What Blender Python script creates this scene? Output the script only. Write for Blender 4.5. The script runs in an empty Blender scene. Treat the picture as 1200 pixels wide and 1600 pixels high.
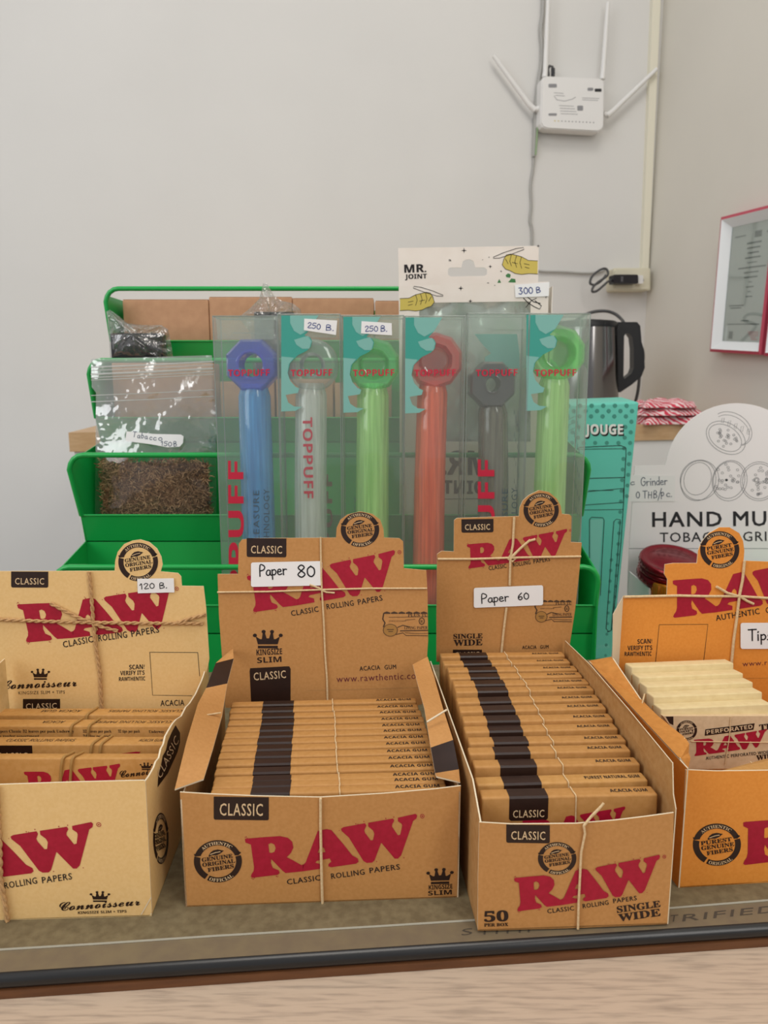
import bpy, bmesh, math, random
from mathutils import Vector as V, Matrix
from mathutils.geometry import tessellate_polygon

random.seed(7)
SC = bpy.context.scene
COL = SC.collection

# ------------------------------------------------------------------ camera, light, exposure
H = 0.21                      # lens height above the board the boxes stand on (metres)
PITCH = math.radians(9.6)     # phone tipped down
FPX = 1156.0                  # focal length for the 1200x1600 frame
cam = bpy.data.cameras.new('camera')
cam.sensor_fit = 'VERTICAL'; cam.sensor_height = 36.0; cam.lens = 36.0 * FPX / 1600.0
cam.clip_start = 0.01; cam.clip_end = 50
cam.dof.use_dof = True; cam.dof.focus_distance = 0.36; cam.dof.aperture_fstop = 24
camo = bpy.data.objects.new('camera', cam); COL.objects.link(camo)
camo.location = (0, 0, H); camo.rotation_euler = (math.pi/2 - PITCH, 0, 0)
SC.camera = camo

world = bpy.data.worlds.new('room_light'); SC.world = world; world.use_nodes = True
world.node_tree.nodes['Background'].inputs[0].default_value = (0.98, 0.98, 1.0, 1)
world.node_tree.nodes['Background'].inputs[1].default_value = 0.46

def area(name, loc, target, sx, sy, watts, color):
    l = bpy.data.lights.new(name, 'AREA'); l.shape = 'RECTANGLE'; l.size = sx; l.size_y = sy
    l.energy = watts; l.color = color
    o = bpy.data.objects.new(name, l); COL.objects.link(o); o.location = loc
    o.rotation_euler = (V(target) - V(loc)).to_track_quat('-Z', 'Y').to_euler()
    return o
area('window_light', (-1.7, -0.7, 1.15), (0.0, 0.9, 0.1), 1.3, 1.5, 20.0, (0.97, 0.98, 1.0))
area('ceiling_light', (0.1, 0.15, 1.95), (0.1, 0.25, 0), 0.9, 0.9, 15.0, (1.0, 0.94, 0.86))
area('added_fill_light', (1.25, -0.75, 1.25), (0.25, 0.75, 0.05), 1.0, 1.0, 23.0, (1.0, 0.97, 0.93))  # fill lamp added behind right to brighten the rack, no known source
SC.view_settings.view_transform = 'Standard'; SC.view_settings.look = 'None'
SC.view_settings.exposure = 0.0; SC.view_settings.gamma = 1.0
SC.view_settings.use_curve_mapping = False
ZC = -0.058               # top of the oak counter, below the raised board
SC.cycles.transparent_max_bounces = 40; SC.cycles.max_bounces = 8

# ------------------------------------------------------------------ measuring: a pixel of the photograph as a ray
def ray(x, y):
    a = (x - 600) / FPX; b = (800 - y) / FPX
    c, s = math.cos(PITCH), math.sin(PITCH)
    return V((a, c + b*s, -s + b*c))
EYE = V((0, 0, H))
def P(x, y, Y):
    d = ray(x, y); return EYE + d * (Y / d.y)
def PZ(x, y, z):
    d = ray(x, y); return EYE + d * ((z - H) / d.z)

# ------------------------------------------------------------------ materials
def lin(h):
    h = h.lstrip('#'); r = []
    for i in (0, 2, 4):
        c = int(h[i:i+2], 16) / 255
        r.append(c/12.92 if c <= 0.04045 else ((c+0.055)/1.055)**2.4)
    return (*r, 1)
MATS = {}
def mat(name, col, rough=0.6, metal=0.0, col2=None, scale=60, detail=4, bump=0.0, bscale=None, stretch=(1, 1, 1), spec=0.4, lo=0.35, hi=0.65, coat=0.0):
    if name in MATS: return MATS[name]
    m = bpy.data.materials.new(name); m.use_nodes = True
    nt = m.node_tree; b = nt.nodes['Principled BSDF']
    b.inputs['Base Color'].default_value = lin(col); b.inputs['Roughness'].default_value = rough
    b.inputs['Metallic'].default_value = metal; b.inputs['Specular IOR Level'].default_value = spec
    b.inputs['Coat Weight'].default_value = coat
    tc = nt.nodes.new('ShaderNodeTexCoord'); mp = nt.nodes.new('ShaderNodeMapping')
    mp.inputs['Scale'].default_value = stretch
    nt.links.new(tc.outputs['Object'], mp.inputs['Vector'])
    if col2:
        n = nt.nodes.new('ShaderNodeTexNoise'); n.inputs['Scale'].default_value = scale; n.inputs['Detail'].default_value = detail
        r = nt.nodes.new('ShaderNodeValToRGB')
        r.color_ramp.elements[0].position = lo; r.color_ramp.elements[0].color = lin(col)
        r.color_ramp.elements[1].position = hi; r.color_ramp.elements[1].color = lin(col2)
        nt.links.new(mp.outputs[0], n.inputs['Vector']); nt.links.new(n.outputs['Fac'], r.inputs[0])
        nt.links.new(r.outputs[0], b.inputs['Base Color'])
    if bump:
        n2 = nt.nodes.new('ShaderNodeTexNoise'); n2.inputs['Scale'].default_value = bscale or scale; n2.inputs['Detail'].default_value = 3
        bp = nt.nodes.new('ShaderNodeBump'); bp.inputs['Strength'].default_value = bump; bp.inputs['Distance'].default_value = 0.001
        nt.links.new(mp.outputs[0], n2.inputs['Vector']); nt.links.new(n2.outputs['Fac'], bp.inputs['Height'])
        nt.links.new(bp.outputs[0], b.inputs['Normal'])
    MATS[name] = m
    return m

def clear(name, tint, haze=0.06, gloss_rough=0.06, gloss=1.0, hazecol='ffffff', bump=0.0, bscale=60, base=0.03, streak=False, trans=0.5):
    """thin see-through plastic: tinted transparency, a sheen that grows at glancing angles, a little milky haze"""
    m = bpy.data.materials.new(name); m.use_nodes = True; nt = m.node_tree; nt.nodes.clear()
    out = nt.nodes.new('ShaderNodeOutputMaterial')
    tr = nt.nodes.new('ShaderNodeBsdfTransparent'); tr.inputs[0].default_value = lin(tint)
    df = nt.nodes.new('ShaderNodeBsdfDiffuse'); df.inputs[0].default_value = lin(hazecol)
    tl = nt.nodes.new('ShaderNodeBsdfTranslucent'); tl.inputs[0].default_value = lin(hazecol)
    hz = nt.nodes.new('ShaderNodeMixShader'); hz.inputs[0].default_value = trans
    nt.links.new(df.outputs[0], hz.inputs[1]); nt.links.new(tl.outputs[0], hz.inputs[2])
    m1 = nt.nodes.new('ShaderNodeMixShader'); m1.inputs[0].default_value = haze
    nt.links.new(tr.outputs[0], m1.inputs[1]); nt.links.new(hz.outputs[0], m1.inputs[2])
    gl = nt.nodes.new('ShaderNodeBsdfGlossy'); gl.inputs['Roughness'].default_value = gloss_rough
    lw = nt.nodes.new('ShaderNodeLayerWeight'); lw.inputs[0].default_value = 0.25
    mr = nt.nodes.new('ShaderNodeMapRange'); mr.inputs[3].default_value = base; mr.inputs[4].default_value = 0.55 * gloss
    nt.links.new(lw.outputs['Facing'], mr.inputs[0])
    m2 = nt.nodes.new('ShaderNodeMixShader')
    nt.links.new(mr.outputs[0], m2.inputs[0]); nt.links.new(m1.outputs[0], m2.inputs[1]); nt.links.new(gl.outputs[0], m2.inputs[2])
    tc = nt.nodes.new('ShaderNodeTexCoord')
    if streak:
        mp = nt.nodes.new('ShaderNodeMapping'); mp.inputs['Scale'].default_value = (1, 1, 0.04)
        n = nt.nodes.new('ShaderNodeTexNoise'); n.inputs['Scale'].default_value = 420; n.inputs['Detail'].default_value = 4
        rr = nt.nodes.new('ShaderNodeMapRange'); rr.inputs[1].default_value = 0.35; rr.inputs[2].default_value = 0.7
        rr.inputs[3].default_value = haze*0.7; rr.inputs[4].default_value = min(1, haze*1.4)
        nt.links.new(tc.outputs['Object'], mp.inputs[0]); nt.links.new(mp.outputs[0], n.inputs['Vector'])
        nt.links.new(n.outputs['Fac'], rr.inputs[0]); nt.links.new(rr.outputs[0], m1.inputs[0])
    if bump:
        n2 = nt.nodes.new('ShaderNodeTexNoise'); n2.inputs['Scale'].default_value = bscale; n2.inputs['Detail'].default_value = 2
        bp = nt.nodes.new('ShaderNodeBump'); bp.inputs['Strength'].default_value = bump; bp.inputs['Distance'].default_value = 0.003
        nt.links.new(tc.outputs['Object'], n2.inputs['Vector']); nt.links.new(n2.outputs['Fac'], bp.inputs['Height'])
        nt.links.new(bp.outputs[0], gl.inputs['Normal']); nt.links.new(bp.outputs[0], lw.inputs['Normal'])
    nt.links.new(m2.outputs[0], out.inputs[0])
    return m

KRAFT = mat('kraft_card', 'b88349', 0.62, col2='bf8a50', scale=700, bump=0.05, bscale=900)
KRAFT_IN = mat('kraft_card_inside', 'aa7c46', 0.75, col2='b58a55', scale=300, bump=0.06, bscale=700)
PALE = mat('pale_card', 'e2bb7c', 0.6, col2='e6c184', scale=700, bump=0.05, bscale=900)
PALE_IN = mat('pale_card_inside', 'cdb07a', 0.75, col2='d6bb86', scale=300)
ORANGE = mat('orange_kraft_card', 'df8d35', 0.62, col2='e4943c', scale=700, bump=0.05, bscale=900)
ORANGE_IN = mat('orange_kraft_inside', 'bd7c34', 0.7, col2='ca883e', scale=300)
EDGE = mat('cut_card_edge', 'dcc6a4', 0.8)
EDGEW = mat('white_card_edge', 'dccdb0', 0.8)
PACK = mat('pack_card', 'b07e42', 0.6, col2='b8864b', scale=420)
PACK2 = mat('pack_card_pale', 'b88747', 0.6, col2='c09053', scale=420)
CREAM = mat('cream_paper', 'd6c08f', 0.85, col2='ddc999', scale=200)
RED = mat('crimson_ink', '9e0829', 0.55, col2='a80e30', scale=500)
DARK = mat('dark_brown_ink', '25150f', 0.4, col2='2b1913', scale=200)
BLACKINK = mat('black_ink', '1a1315', 0.6)
URLINK = mat('maroon_ink', '6b2830', 0.6)
KINK = mat('kraft_coloured_letter', 'd8bb92', 0.6)
STICK = mat('white_sticker', 'ecebea', 0.55)
PEN = mat('black_pen', '17171c', 0.5)
BLUEPEN = mat('blue_pen', '3a4a86', 0.5)
GREYPEN = mat('grey_pen', '5a6475', 0.5)
TWINE = mat('pale_twine', 'cdae82', 0.9, col2='dbc197', scale=900)
TWINE2 = mat('hemp_twine', 'b08758', 0.9, col2='c39c6d', scale=900)
SEPIA = mat('sepia_ink', '4a3524', 0.6)
GOLDINK = mat('seal_ink', 'a5783c', 0.6)
GREEN = mat('green_enamel', '159a45', 0.28, col2='18a24a', scale=8, spec=0.5)
WHITE = mat('white_plastic', 'e3e2e0', 0.45)

# ------------------------------------------------------------------ objects
def wloc(o):
    l = V((0, 0, 0))
    while o: l += o.location; o = o.parent
    return l
def tagit(o, label=None, cat=None, group=None, kind=None):
    if label: o['label'] = label
    if cat: o['category'] = cat
    if group: o['group'] = group
    if kind: o['kind'] = kind
    return o
def thing(name, label, cat, loc=(0, 0, 0), group=None):
    o = bpy.data.objects.new(name, None); COL.objects.link(o); o.location = loc
    o.empty_display_size = 0.02
    return tagit(o, label, cat, group)

class MB:
    """collects faces (world coordinates), builds ONE mesh object"""
    def __init__(s): s.v = []; s.f = []; s.m = []; s.s = []
    def face(s, pts, m, smooth=False):
        i = len(s.v); s.v += [V(p) for p in pts]; s.f.append(tuple(range(i, i+len(pts)))); s.m.append(m); s.s.append(smooth)
    def mesh(s, vs, fs, m, smooth=False):
        i = len(s.v); s.v += [V(p) for p in vs]
        for f in fs: s.f.append(tuple(i+k for k in f)); s.m.append(m); s.s.append(smooth)
    def prism(s, pts, off, m, edge=None):
        """polygon pts and its copy moved by off, closed"""
        n = len(pts); pts = [V(p) for p in pts]; off = V(off); b = [p+off for p in pts]
        tris = tessellate_polygon([pts])
        s.mesh(pts, tris, m); s.mesh(b, [t[::-1] for t in tris], m)
        s.mesh(pts+b, [(i, (i+1) % n, n+(i+1) % n, n+i) for i in range(n)], edge or m)
    def box(s, lo, hi, m):
        x0, y0, z0 = lo; x1, y1, z1 = hi
        s.mesh([(x0,y0,z0),(x1,y0,z0),(x1,y1,z0),(x0,y1,z0),(x0,y0,z1),(x1,y0,z1),(x1,y1,z1),(x0,y1,z1)],
               [(3,2,1,0),(4,5,6,7),(0,1,5,4),(1,2,6,5),(2,3,7,6),(3,0,4,7)], m)
    def rbox(s, lo, hi, r, m, seg=3):
        """box with rounded vertical and horizontal edges"""
        bm = bmesh.new(); bmesh.ops.create_cube(bm, size=1)
        c = [(a+b)/2 for a, b in zip(lo, hi)]; d = [b-a for a, b in zip(lo, hi)]
        for v in bm.verts: v.co = V((c[0]+v.co.x*d[0], c[1]+v.co.y*d[1], c[2]+v.co.z*d[2]))
        bmesh.ops.bevel(bm, geom=bm.edges[:], offset=r, segments=seg, affect='EDGES', profile=0.5)
        bm.verts.index_update()
        s.mesh([v.co.copy() for v in bm.verts], [[v.index for v in f.verts] for f in bm.faces], m, True); bm.free()
    def tube(s, path, r, m, seg=8, closed=False, caps=True):
        path = [V(p) for p in path]; n = len(path); rings = []
        up = None
        for i, p in enumerate(path):
            a = path[(i-1) % n] if (closed or i > 0) else p; b = path[(i+1) % n] if (closed or i < n-1) else p
            t = (b-a).normalized()
            if up is None: up = t.orthogonal().normalized()
            up = (up - t*up.dot(t)); up = up.normalized() if up.length > 1e-9 else t.orthogonal().normalized()
            w = t.cross(up); rr = r[i] if isinstance(r, (list, tuple)) else r
            rings.append([p + (up*math.cos(2*math.pi*k/seg) + w*math.sin(2*math.pi*k/seg))*rr for k in range(seg)])
        vs = [q for rg in rings for q in rg]; fs = []
        for i in range(n if closed else n-1):
            j = (i+1) % n
            for k in range(seg): fs.append((i*seg+k, i*seg+(k+1) % seg, j*seg+(k+1) % seg, j*seg+k))
        s.mesh(vs, fs, m, True)
        if caps and not closed:
            s.face(rings[0][::-1], m); s.face(rings[-1], m)
    def lathe(s, prof, c, m, seg=32, axis='z', smooth=True, caps=True):
        """profile of (radius, height) turned about an axis through c"""
        vs = []; fs = []; c = V(c); n = len(prof)
        for r, h in prof:
            for k in range(seg):
                a = 2*math.pi*(k+0.5)/seg
                q = V((r*math.cos(a), r*math.sin(a), h))
                if axis == 'y': q = V((q.x, q.z, q.y))
                elif isinstance(axis, Matrix): q = axis @ q
                vs.append(c+q)
        for i in range(n-1):
            for k in range(seg): fs.append((i*seg+k, i*seg+(k+1) % seg, (i+1)*seg+(k+1) % seg, (i+1)*seg+k))
        s.mesh(vs, fs, m, smooth)
        if caps:
            if prof[0][0] > 1e-6: s.face(vs[:seg][::-1], m)
            if prof[-1][0] > 1e-6: s.face(vs[-seg:], m)
    # ---- print lying on a surface: every coordinate is a surface coordinate (v grows downwards)
    def fill(s, surf, loops, m, layer=1):
        if not isinstance(loops[0][0], (tuple, list, V)): loops = [loops]
        pl = [[V((p[0], -p[1], 0)) for p in l] for l in loops]
        tris = tessellate_polygon(pl); flat = [p for l in loops for p in l]
        s.mesh([surf.pt(p[0], p[1], layer) for p in flat], tris, m)
    def stroke(s, surf, pts, w, m, layer=2, closed=False):
        n = len(pts); L = []; R = []
        for i, p in enumerate(pts):
            a = pts[i-1] if (i > 0 or closed) else p; b = pts[(i+1) % n] if (i < n-1 or closed) else p
            dx, dy = b[0]-a[0], b[1]-a[1]; l = math.hypot(dx, dy) or 1
            nx, ny = -dy/l*w/2, dx/l*w/2
            ex, ey = ((dx/l*w/2, dy/l*w/2) if not closed and i == n-1 else (-dx/l*w/2, -dy/l*w/2) if not closed and i == 0 else (0, 0))
            L.append((p[0]+nx+ex, p[1]+ny+ey)); R.append((p[0]-nx+ex, p[1]-ny+ey))
        vs = [surf.pt(*p, layer) for p in L+R]; fs = []
        for i in range(n if closed else n-1):
            j = (i+1) % n; fs.append((i, j, n+j, n+i))
        s.mesh(vs, fs, m)
    def text(s, surf, body, p0, p1, h, m, style='sans', layer=2, up=None, mirror=False):
        vs, fs, x0, x1 = glyphs(body, style); w = x1-x0
        dx, dy = p1[0]-p0[0], p1[1]-p0[1]; l = math.hypot(dx, dy)
        ux, uy = up if up else (dy/l*h, -dx/l*h)
        ux /= 0.7; uy /= 0.7
        k = float(style.split('+')[1])/1000 if '+' in style else 0
        for dl, (ox, oy) in enumerate(((0, 0),) if not k else ((-k, -k), (k, -k), (-k, k), (k, k))):
            s.mesh([surf.pt(p0[0]+(x+ox-x0)/w*dx+(y+oy)*ux, p0[1]+(x+ox-x0)/w*dy+(y+oy)*uy, layer+0.15*dl) for x, y in vs], fs, m)
    def build(s, name, parent=None, **k):
        me = bpy.data.meshes.new(name); off = wloc(parent) if parent else V((0, 0, 0))
        if parent is None and 'loc' in k: off = V(k['loc'])
        me.from_pydata([tuple(p-off) for p in s.v], [], s.f)
        ms = []
        for m in s.m:
            if m not in ms: ms.append(m)
        for m in ms: me.materials.append(m)
        me.polygons.foreach_set('material_index', [ms.index(m) for m in s.m])
        me.polygons.foreach_set('use_smooth', s.s); me.update()
        o = bpy.data.objects.new(name, me); COL.objects.link(o); o.parent = parent
        if parent is None: o.location = off
        tagit(o, k.get('label'), k.get('cat'), k.get('group'), k.get('kind'))
        return o

class Surf:
    """a plane seen through pixels: pt(px, py) is where that pixel's ray meets it"""
    def __init__(s, p, n):
        s.p = V(p); s.n = V(n).normalized()
        if s.n.dot(EYE - s.p) < 0: s.n = -s.n
    def pt(s, x, y, layer=0):
        d = ray(x, y); t = (s.p - EYE).dot(s.n) / d.dot(s.n)
        return EYE + d*t + s.n*(layer*0.00012)
class Local:
    """a flat face with its own axes in millimetres, v downwards"""
    def __init__(s, o, ux, uv): s.o = V(o); s.a = V(ux); s.b = V(uv); s.n = s.b.cross(s.a).normalized()
    def pt(s, u, v, layer=0): return s.o + s.a*(u*0.001) + s.b*(v*0.001) + s.n*(layer*0.00012)
def surf3(a, b, c): return Surf(a, (V(b)-V(a)).cross(V(c)-V(a)))

STY = {'serif': 0x1D400, 'script': 0x1D4D0, 'type': 0x1D670, 'bold': 0x1D5D4, 'ital': 0x1D608}
GL = {}
def glyphs(body, style):
    style = style.split('+')[0]
    if (body, style) in GL: return GL[(body, style)]
    b = ''; base = STY.get(style.split('+')[0])
    for ch in body:
        if base and 'A' <= ch <= 'Z': b += chr(base+ord(ch)-65)
        elif base and 'a' <= ch <= 'z': b += chr(base+26+ord(ch)-97)
        elif style.startswith('serif') and ch.isdigit(): b += chr(0x1D7CE+int(ch))
        elif style.startswith('bold') and ch.isdigit(): b += chr(0x1D7EC+int(ch))
        else: b += ch
    c = bpy.data.curves.new('print', 'FONT'); c.body = b; c.size = 1; c.resolution_u = 2
    c.space_character = 1.12 if style.startswith('sans') else 1.0
    o = bpy.data.objects.new('print', c); COL.objects.link(o)
    dg = bpy.context.evaluated_depsgraph_get(); me = o.evaluated_get(dg).to_mesh()
    vs = [(v.co.x, v.co.y) for v in me.vertices]; fs = [tuple(p.vertices) for p in me.polygons]
    o.evaluated_get(dg).to_mesh_clear()
    bpy.data.objects.remove(o); bpy.data.curves.remove(c)
    xs = [v[0] for v in vs] or [0, 1]
    GL[(body, style)] = (vs, fs, min(xs), max(xs))
    return GL[(body, style)]

# ------------------------------------------------------------------ printed marks
LOGO_R = [[(50,207),(62,203),(180,193),(270,187),(318,197),(346,222),(353,258),(338,292),(312,318),(345,334),(402,366),(420,362),(412,406),(305,417),(285,402),(230,345),(215,330),(213,355),(225,385),(262,400),(268,418),(255,428),(100,447),(88,440),(92,425),(105,405),(108,380),(88,240),(55,228)],
          [(197,238),(203,290),(218,292),(235,285),(243,262),(235,240),(215,230)]]
LOGO_A = [[(505,155),(560,142),(590,148),(660,230),(720,305),(755,325),(760,345),(745,357),(590,380),(572,374),(572,360),(590,345),(580,325),(500,340),(490,352),(530,362),(534,388),(410,406),(412,368),(430,350)],
          [(505,290),(553,286),(545,262),(530,250),(517,258)]]
LOGO_W = [[(650,140),(665,130),(800,105),(808,120),(795,150),(800,165),(835,212),(850,210),(858,170),(850,150),(820,125),(820,102),(975,75),(982,90),(970,110),(968,125),(1005,180),(1020,175),(1032,120),(1028,108),(1005,92),(1005,70),(1115,45),(1125,55),(1120,75),(1100,90),(1025,305),(1005,325),(985,325),(905,230),(900,228),(860,335),(845,350),(810,352),(790,340),(700,195),(655,155)]]
def affine(src, dst):
    (a, b, c), (A, B, C) = src, dst
    ux, uy, vx, vy = b[0]-a[0], b[1]-a[1], c[0]-a[0], c[1]-a[1]; det = ux*vy-uy*vx
    def f(p):
        x, y = p[0]-a[0], p[1]-a[1]; s = (x*vy-y*vx)/det; t = (ux*y-uy*x)/det
        return (A[0]+s*(B[0]-A[0])+t*(C[0]-A[0]), A[1]+s*(B[1]-A[1])+t*(C[1]-A[1]))
    return f
LREF = [(50,207),(95,446),(1122,50)]
def logo(mb, surf, dst, src=LREF, m=None, letters='RAW', clip=None, layer=1, specks=True):
    f = affine(src, dst); m = m or RED
    for ch, L in zip('RAW', (LOGO_R, LOGO_A, LOGO_W)):
        if ch not in letters: continue
        loops = [[f(p) for p in l] for l in L]
        if clip: loops = [clip_poly(l, *clip) for l in loops]; loops = [l for l in loops if len(l) > 2]
        if loops: mb.fill(surf, loops, m, layer)
    if specks and letters == 'RAW' and not clip:       # worn ink round the letters, registered mark
        rnd = random.Random(3)
        for k in range(26):
            q = rnd.choice([(55,196),(70,192),(750,112),(790,98),(930,72),(985,62),(100,452),(255,440),(630,150),(525,142),(740,250),(1035,320),(860,348)])
            q = (q[0]+rnd.uniform(-14,14), q[1]+rnd.uniform(-5,5)); r = rnd.uniform(1.5,4)
            mb.fill(surf, [f((q[0]+r*math.cos(a), q[1]+r*math.sin(a))) for a in (0.3,1.4,2.6,3.9,5.2)], m, layer)
        if f((1157,60))[0] < 1230:
            mb.stroke(surf, [f((1157+12*math.cos(t*0.5236), 60+12*math.sin(t*0.5236))) for t in range(12)], abs(f((3.5,0))[0]-f((0,0))[0]), m, layer, True)
            mb.fill(surf, [f((1157+5*math.cos(t), 60+5*math.sin(t))) for t in (0,1.2,2.5,3.8,5)], m, layer)
def clip_poly(poly, axis, val, keep):      # keep = +1 keeps coordinates above val
    out = []
    for i, a in enumerate(poly):
        b = poly[(i+1) % len(poly)]; ia = (a[axis]-val)*keep >= 0; ib = (b[axis]-val)*keep >= 0
        if ia: out.append(a)
        if ia != ib:
            t = (val-a[axis])/(b[axis]-a[axis]); out.append((a[0]+t*(b[0]-a[0]), a[1]+t*(b[1]-a[1])))
    return out
def rrect(x0, y0, x1, y1, r, tilt=0.0, n=4):
    pts = []
    for cx, cy, a0 in ((x1-r, y0+r, -90), (x1-r, y1-r, 0), (x0+r, y1-r, 90), (x0+r, y0+r, 180)):
        for k in range(n+1):
            a = math.radians(a0+90*k/n); pts.append((cx+r*math.cos(a), cy+r*math.sin(a)))
    mx = (x0+x1)/2
    return [(x, y+(x-mx)*tilt) for x, y in pts]
def tab(mb, surf, x0, y0, x1, y1, tilt, s='CLASSIC', r=2.5, th=None, tx=None, layer=1, m=None):
    """dark label with the word in pale letters; square on top, rounded below"""
    mx = (x0+x1)/2; sk = lambda x, y: (x, y+(x-mx)*tilt)
    pts = [sk(x0, y0), sk(x1, y0), sk(x1, y1-r), sk(x1-r*0.3, y1-r*0.3), sk(x1-r, y1), sk(x0+r, y1), sk(x0+r*0.3, y1-r*0.3), sk(x0, y1-r)]
    mb.fill(surf, pts, m or DARK, layer)
    if s:
        h = th or (y1-y0)*0.38; w = x1-x0; by = y1-(y1-y0)*0.2
        mb.text(surf, s, sk(x0+w*0.11, by), sk(x1-w*0.11, by), h, KINK, 'sans+8', layer+1)
def badge(mb, surf, c, rx, ry, words=('GENUINE','ORIGINAL','FIBERS'), low='OFFICIAL', rot=0.0, layer=1, ink=None, fine=True):
    ink = ink or DARK; cr, sr = math.cos(rot), math.sin(rot)
    def f(x, y): return (c[0]+rx*(x*cr-y*sr), c[1]-ry*(x*sr+y*cr))
    for a0, a1, r0 in ((22,158,0.76),(166,236,0.74),(242,376,0.76)):
        n = 26; o = [(math.radians(a0+(a1-a0)*k/n)) for k in range(n+1)]
        mb.fill(surf, [f(math.cos(a), math.sin(a)) for a in o]+[f(r0*math.cos(a), r0*math.sin(a)) for a in reversed(o)], ink, layer)
    for sx in (22, 160):
        a = math.radians(sx); mb.fill(surf, [f(1.06*math.cos(a), 1.06*math.sin(a)), f(0.98*math.cos(a+.1), 0.98*math.sin(a+.1)), f(0.74*math.cos(a-.02), .74*math.sin(a-.02)), f(0.9*math.cos(a-.08), .9*math.sin(a-.08))], ink, layer)
    for body, a0, a1, top in (('AUTHENTIC', 138, 48, True), (low, 246, 312, False)):
        vs, fs, x0, x1 = glyphs(body, 'serif')
        o = []
        for x, y in vs:
            a = math.radians(a0+(a1-a0)*(x-x0)/(x1-x0)); r = 0.8+y/0.7*0.145 if top else 0.955-y/0.7*0.15
            o.append(surf.pt(*f(r*math.cos(a), r*math.sin(a)), layer+1))
        mb.mesh(o, fs, KINK)
    mb.fill(surf, [f(-.38,.28),(f(-.3,.42)),f(-.18,.52),f(0,.56),f(.26,.5),f(.1,.36),f(-.06,.28),f(-.24,.29),f(-.36,.22)], ink, layer)
    mb.stroke(surf, [f(-.3,.34),f(-.1,.42),f(.1,.46)], rx*0.03, KINK, layer+1)
    ys = (0.0, -0.235, -0.48)
    for wd, y, xs in zip(words, ys, ((-.66,.62),(-.64,.72),(-.42,.66))):
        mb.text(surf, wd, f(xs[0], y-.02), f(xs[1], y+.16), ry*0.19, ink, 'serif+12', layer)
def crown(mb, surf, x0, y0, x1, y1, tilt=0, m=None, layer=1):
    m = m or DARK; w = x1-x0; h = y1-y0; mx = (x0+x1)/2
    f = lambda x, y: (x0+x*w, y0+y*h+((x0+x*w)-mx)*tilt)
    mb.fill(surf, [f(.1,.36),f(.24,.5),f(.3,.5),f(.33,.15),f(.4,.15),f(.46,.46),f(.54,.46),f(.6,.15),f(.67,.15),f(.7,.5),f(.76,.5),f(.9,.36),f(.83,.78),f(.17,.78)], m, layer)
    for x, y in ((.07,.3),(.36,.1),(.64,.1),(.93,.3)):
        mb.fill(surf, [f(x+.07*math.cos(t*.785), y+.1*math.sin(t*.785)) for t in range(8)], m, layer)
    mb.fill(surf, [f(.17,.86),f(.83,.86),f(.83,1),f(.17,1)], m, layer)
HW = {  # hand lettering, one unit tall, y upwards from the base line
 'P': (.7,[[(.1,0),(.18,1),(.5,.98),(.66,.78),(.5,.55),(.15,.48)]]), 'a': (.6,[[(.5,.45),(.25,.5),(.08,.25),(.2,.03),(.42,.1),(.5,.42),(.5,.1),(.6,.02)]]),
 'p': (.6,[[(.1,.5),(.1,-.35)],[(.1,.4),(.35,.52),(.5,.3),(.35,.05),(.1,.08)]]), 'e': (.55,[[(.08,.28),(.42,.32),(.35,.5),(.15,.48),(.06,.22),(.2,.02),(.48,.08)]]),
 'r': (.5,[[(.1,.5),(.12,0)],[(.12,.32),(.25,.48),(.45,.46)]]), 'T': (.7,[[(.02,.98),(.68,1)],[(.35,1),(.33,0)]]), 'i': (.3,[[(.14,.5),(.14,0)],[(.14,.72),(.16,.78)]]),
 's': (.5,[[(.42,.45),(.2,.5),(.12,.38),(.38,.2),(.32,.03),(.06,.04)]]), 'b': (.6,[[(.1,1),(.12,.05),(.35,.02),(.5,.25),(.35,.5),(.12,.4)]]), 'o': (.55,[[(.28,.5),(.08,.35),(.1,.1),(.3,0),(.48,.15),(.45,.42),(.28,.5)]]),
 'c': (.5,[[(.45,.42),(.25,.5),(.08,.25),(.22,.02),(.46,.08)]]), 'G': (.75,[[(.62,.85),(.4,1),(.12,.75),(.1,.25),(.35,0),(.62,.2),(.62,.5),(.4,.48)]]), 'n': (.55,[[(.08,.5),(.1,0)],[(.1,.35),(.3,.5),(.45,.4),(.46,0)]]),
 'd': (.6,[[(.48,.42),(.25,.5),(.08,.25),(.22,.02),(.46,.15)],[(.5,1),(.48,0)]]), '/': (.5,[[(.05,-.3),(.45,1.25)]]), 'H': (.7,[[(.12,.8),(.08,0)],[(.58,.8),(.56,0)],[(.1,.4),(.57,.42)]]),
 'B': (.65,[[(.12,0),(.14,.9),(.45,.9),(.5,.65),(.15,.5),(.5,.42),(.55,.12),(.12,0)]]), 'b.': (.6,[]), '.': (.3,[[(.12,0),(.16,.06)]]), '0': (.6,[[(.3,.8),(.1,.6),(.1,.2),(.3,0),(.5,.2),(.5,.6),(.3,.8)]]),
 '1': (.4,[[(.05,.6),(.22,.85),(.22,0)]]), '2': (.6,[[(.08,.65),(.25,.85),(.48,.65),(.1,.02),(.52,.04)]]), '3': (.6,[[(.08,.8),(.45,.8),(.22,.48),(.48,.3),(.3,0),(.06,.08)]]), '5': (.6,[[(.5,.85),(.15,.82),(.12,.48),(.42,.5),(.48,.2),(.25,0),(.06,.1)]]),
 '6': (.6,[[(.45,.85),(.15,.5),(.12,.15),(.3,0),(.48,.2),(.35,.42),(.14,.3)]]), '8': (.6,[[(.3,.5),(.12,.75),(.32,.95),(.5,.75),(.3,.5),(.08,.22),(.3,0),(.52,.22),(.3,.5)]]), '9': (.55,[[(.45,.6),(.25,.42),(.1,.62),(.28,.85),(.46,.65),(.42,0)]]),
 ' ': (.5,[]), '-': (.4,[[(.05,.35),(.35,.35)]])}
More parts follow.
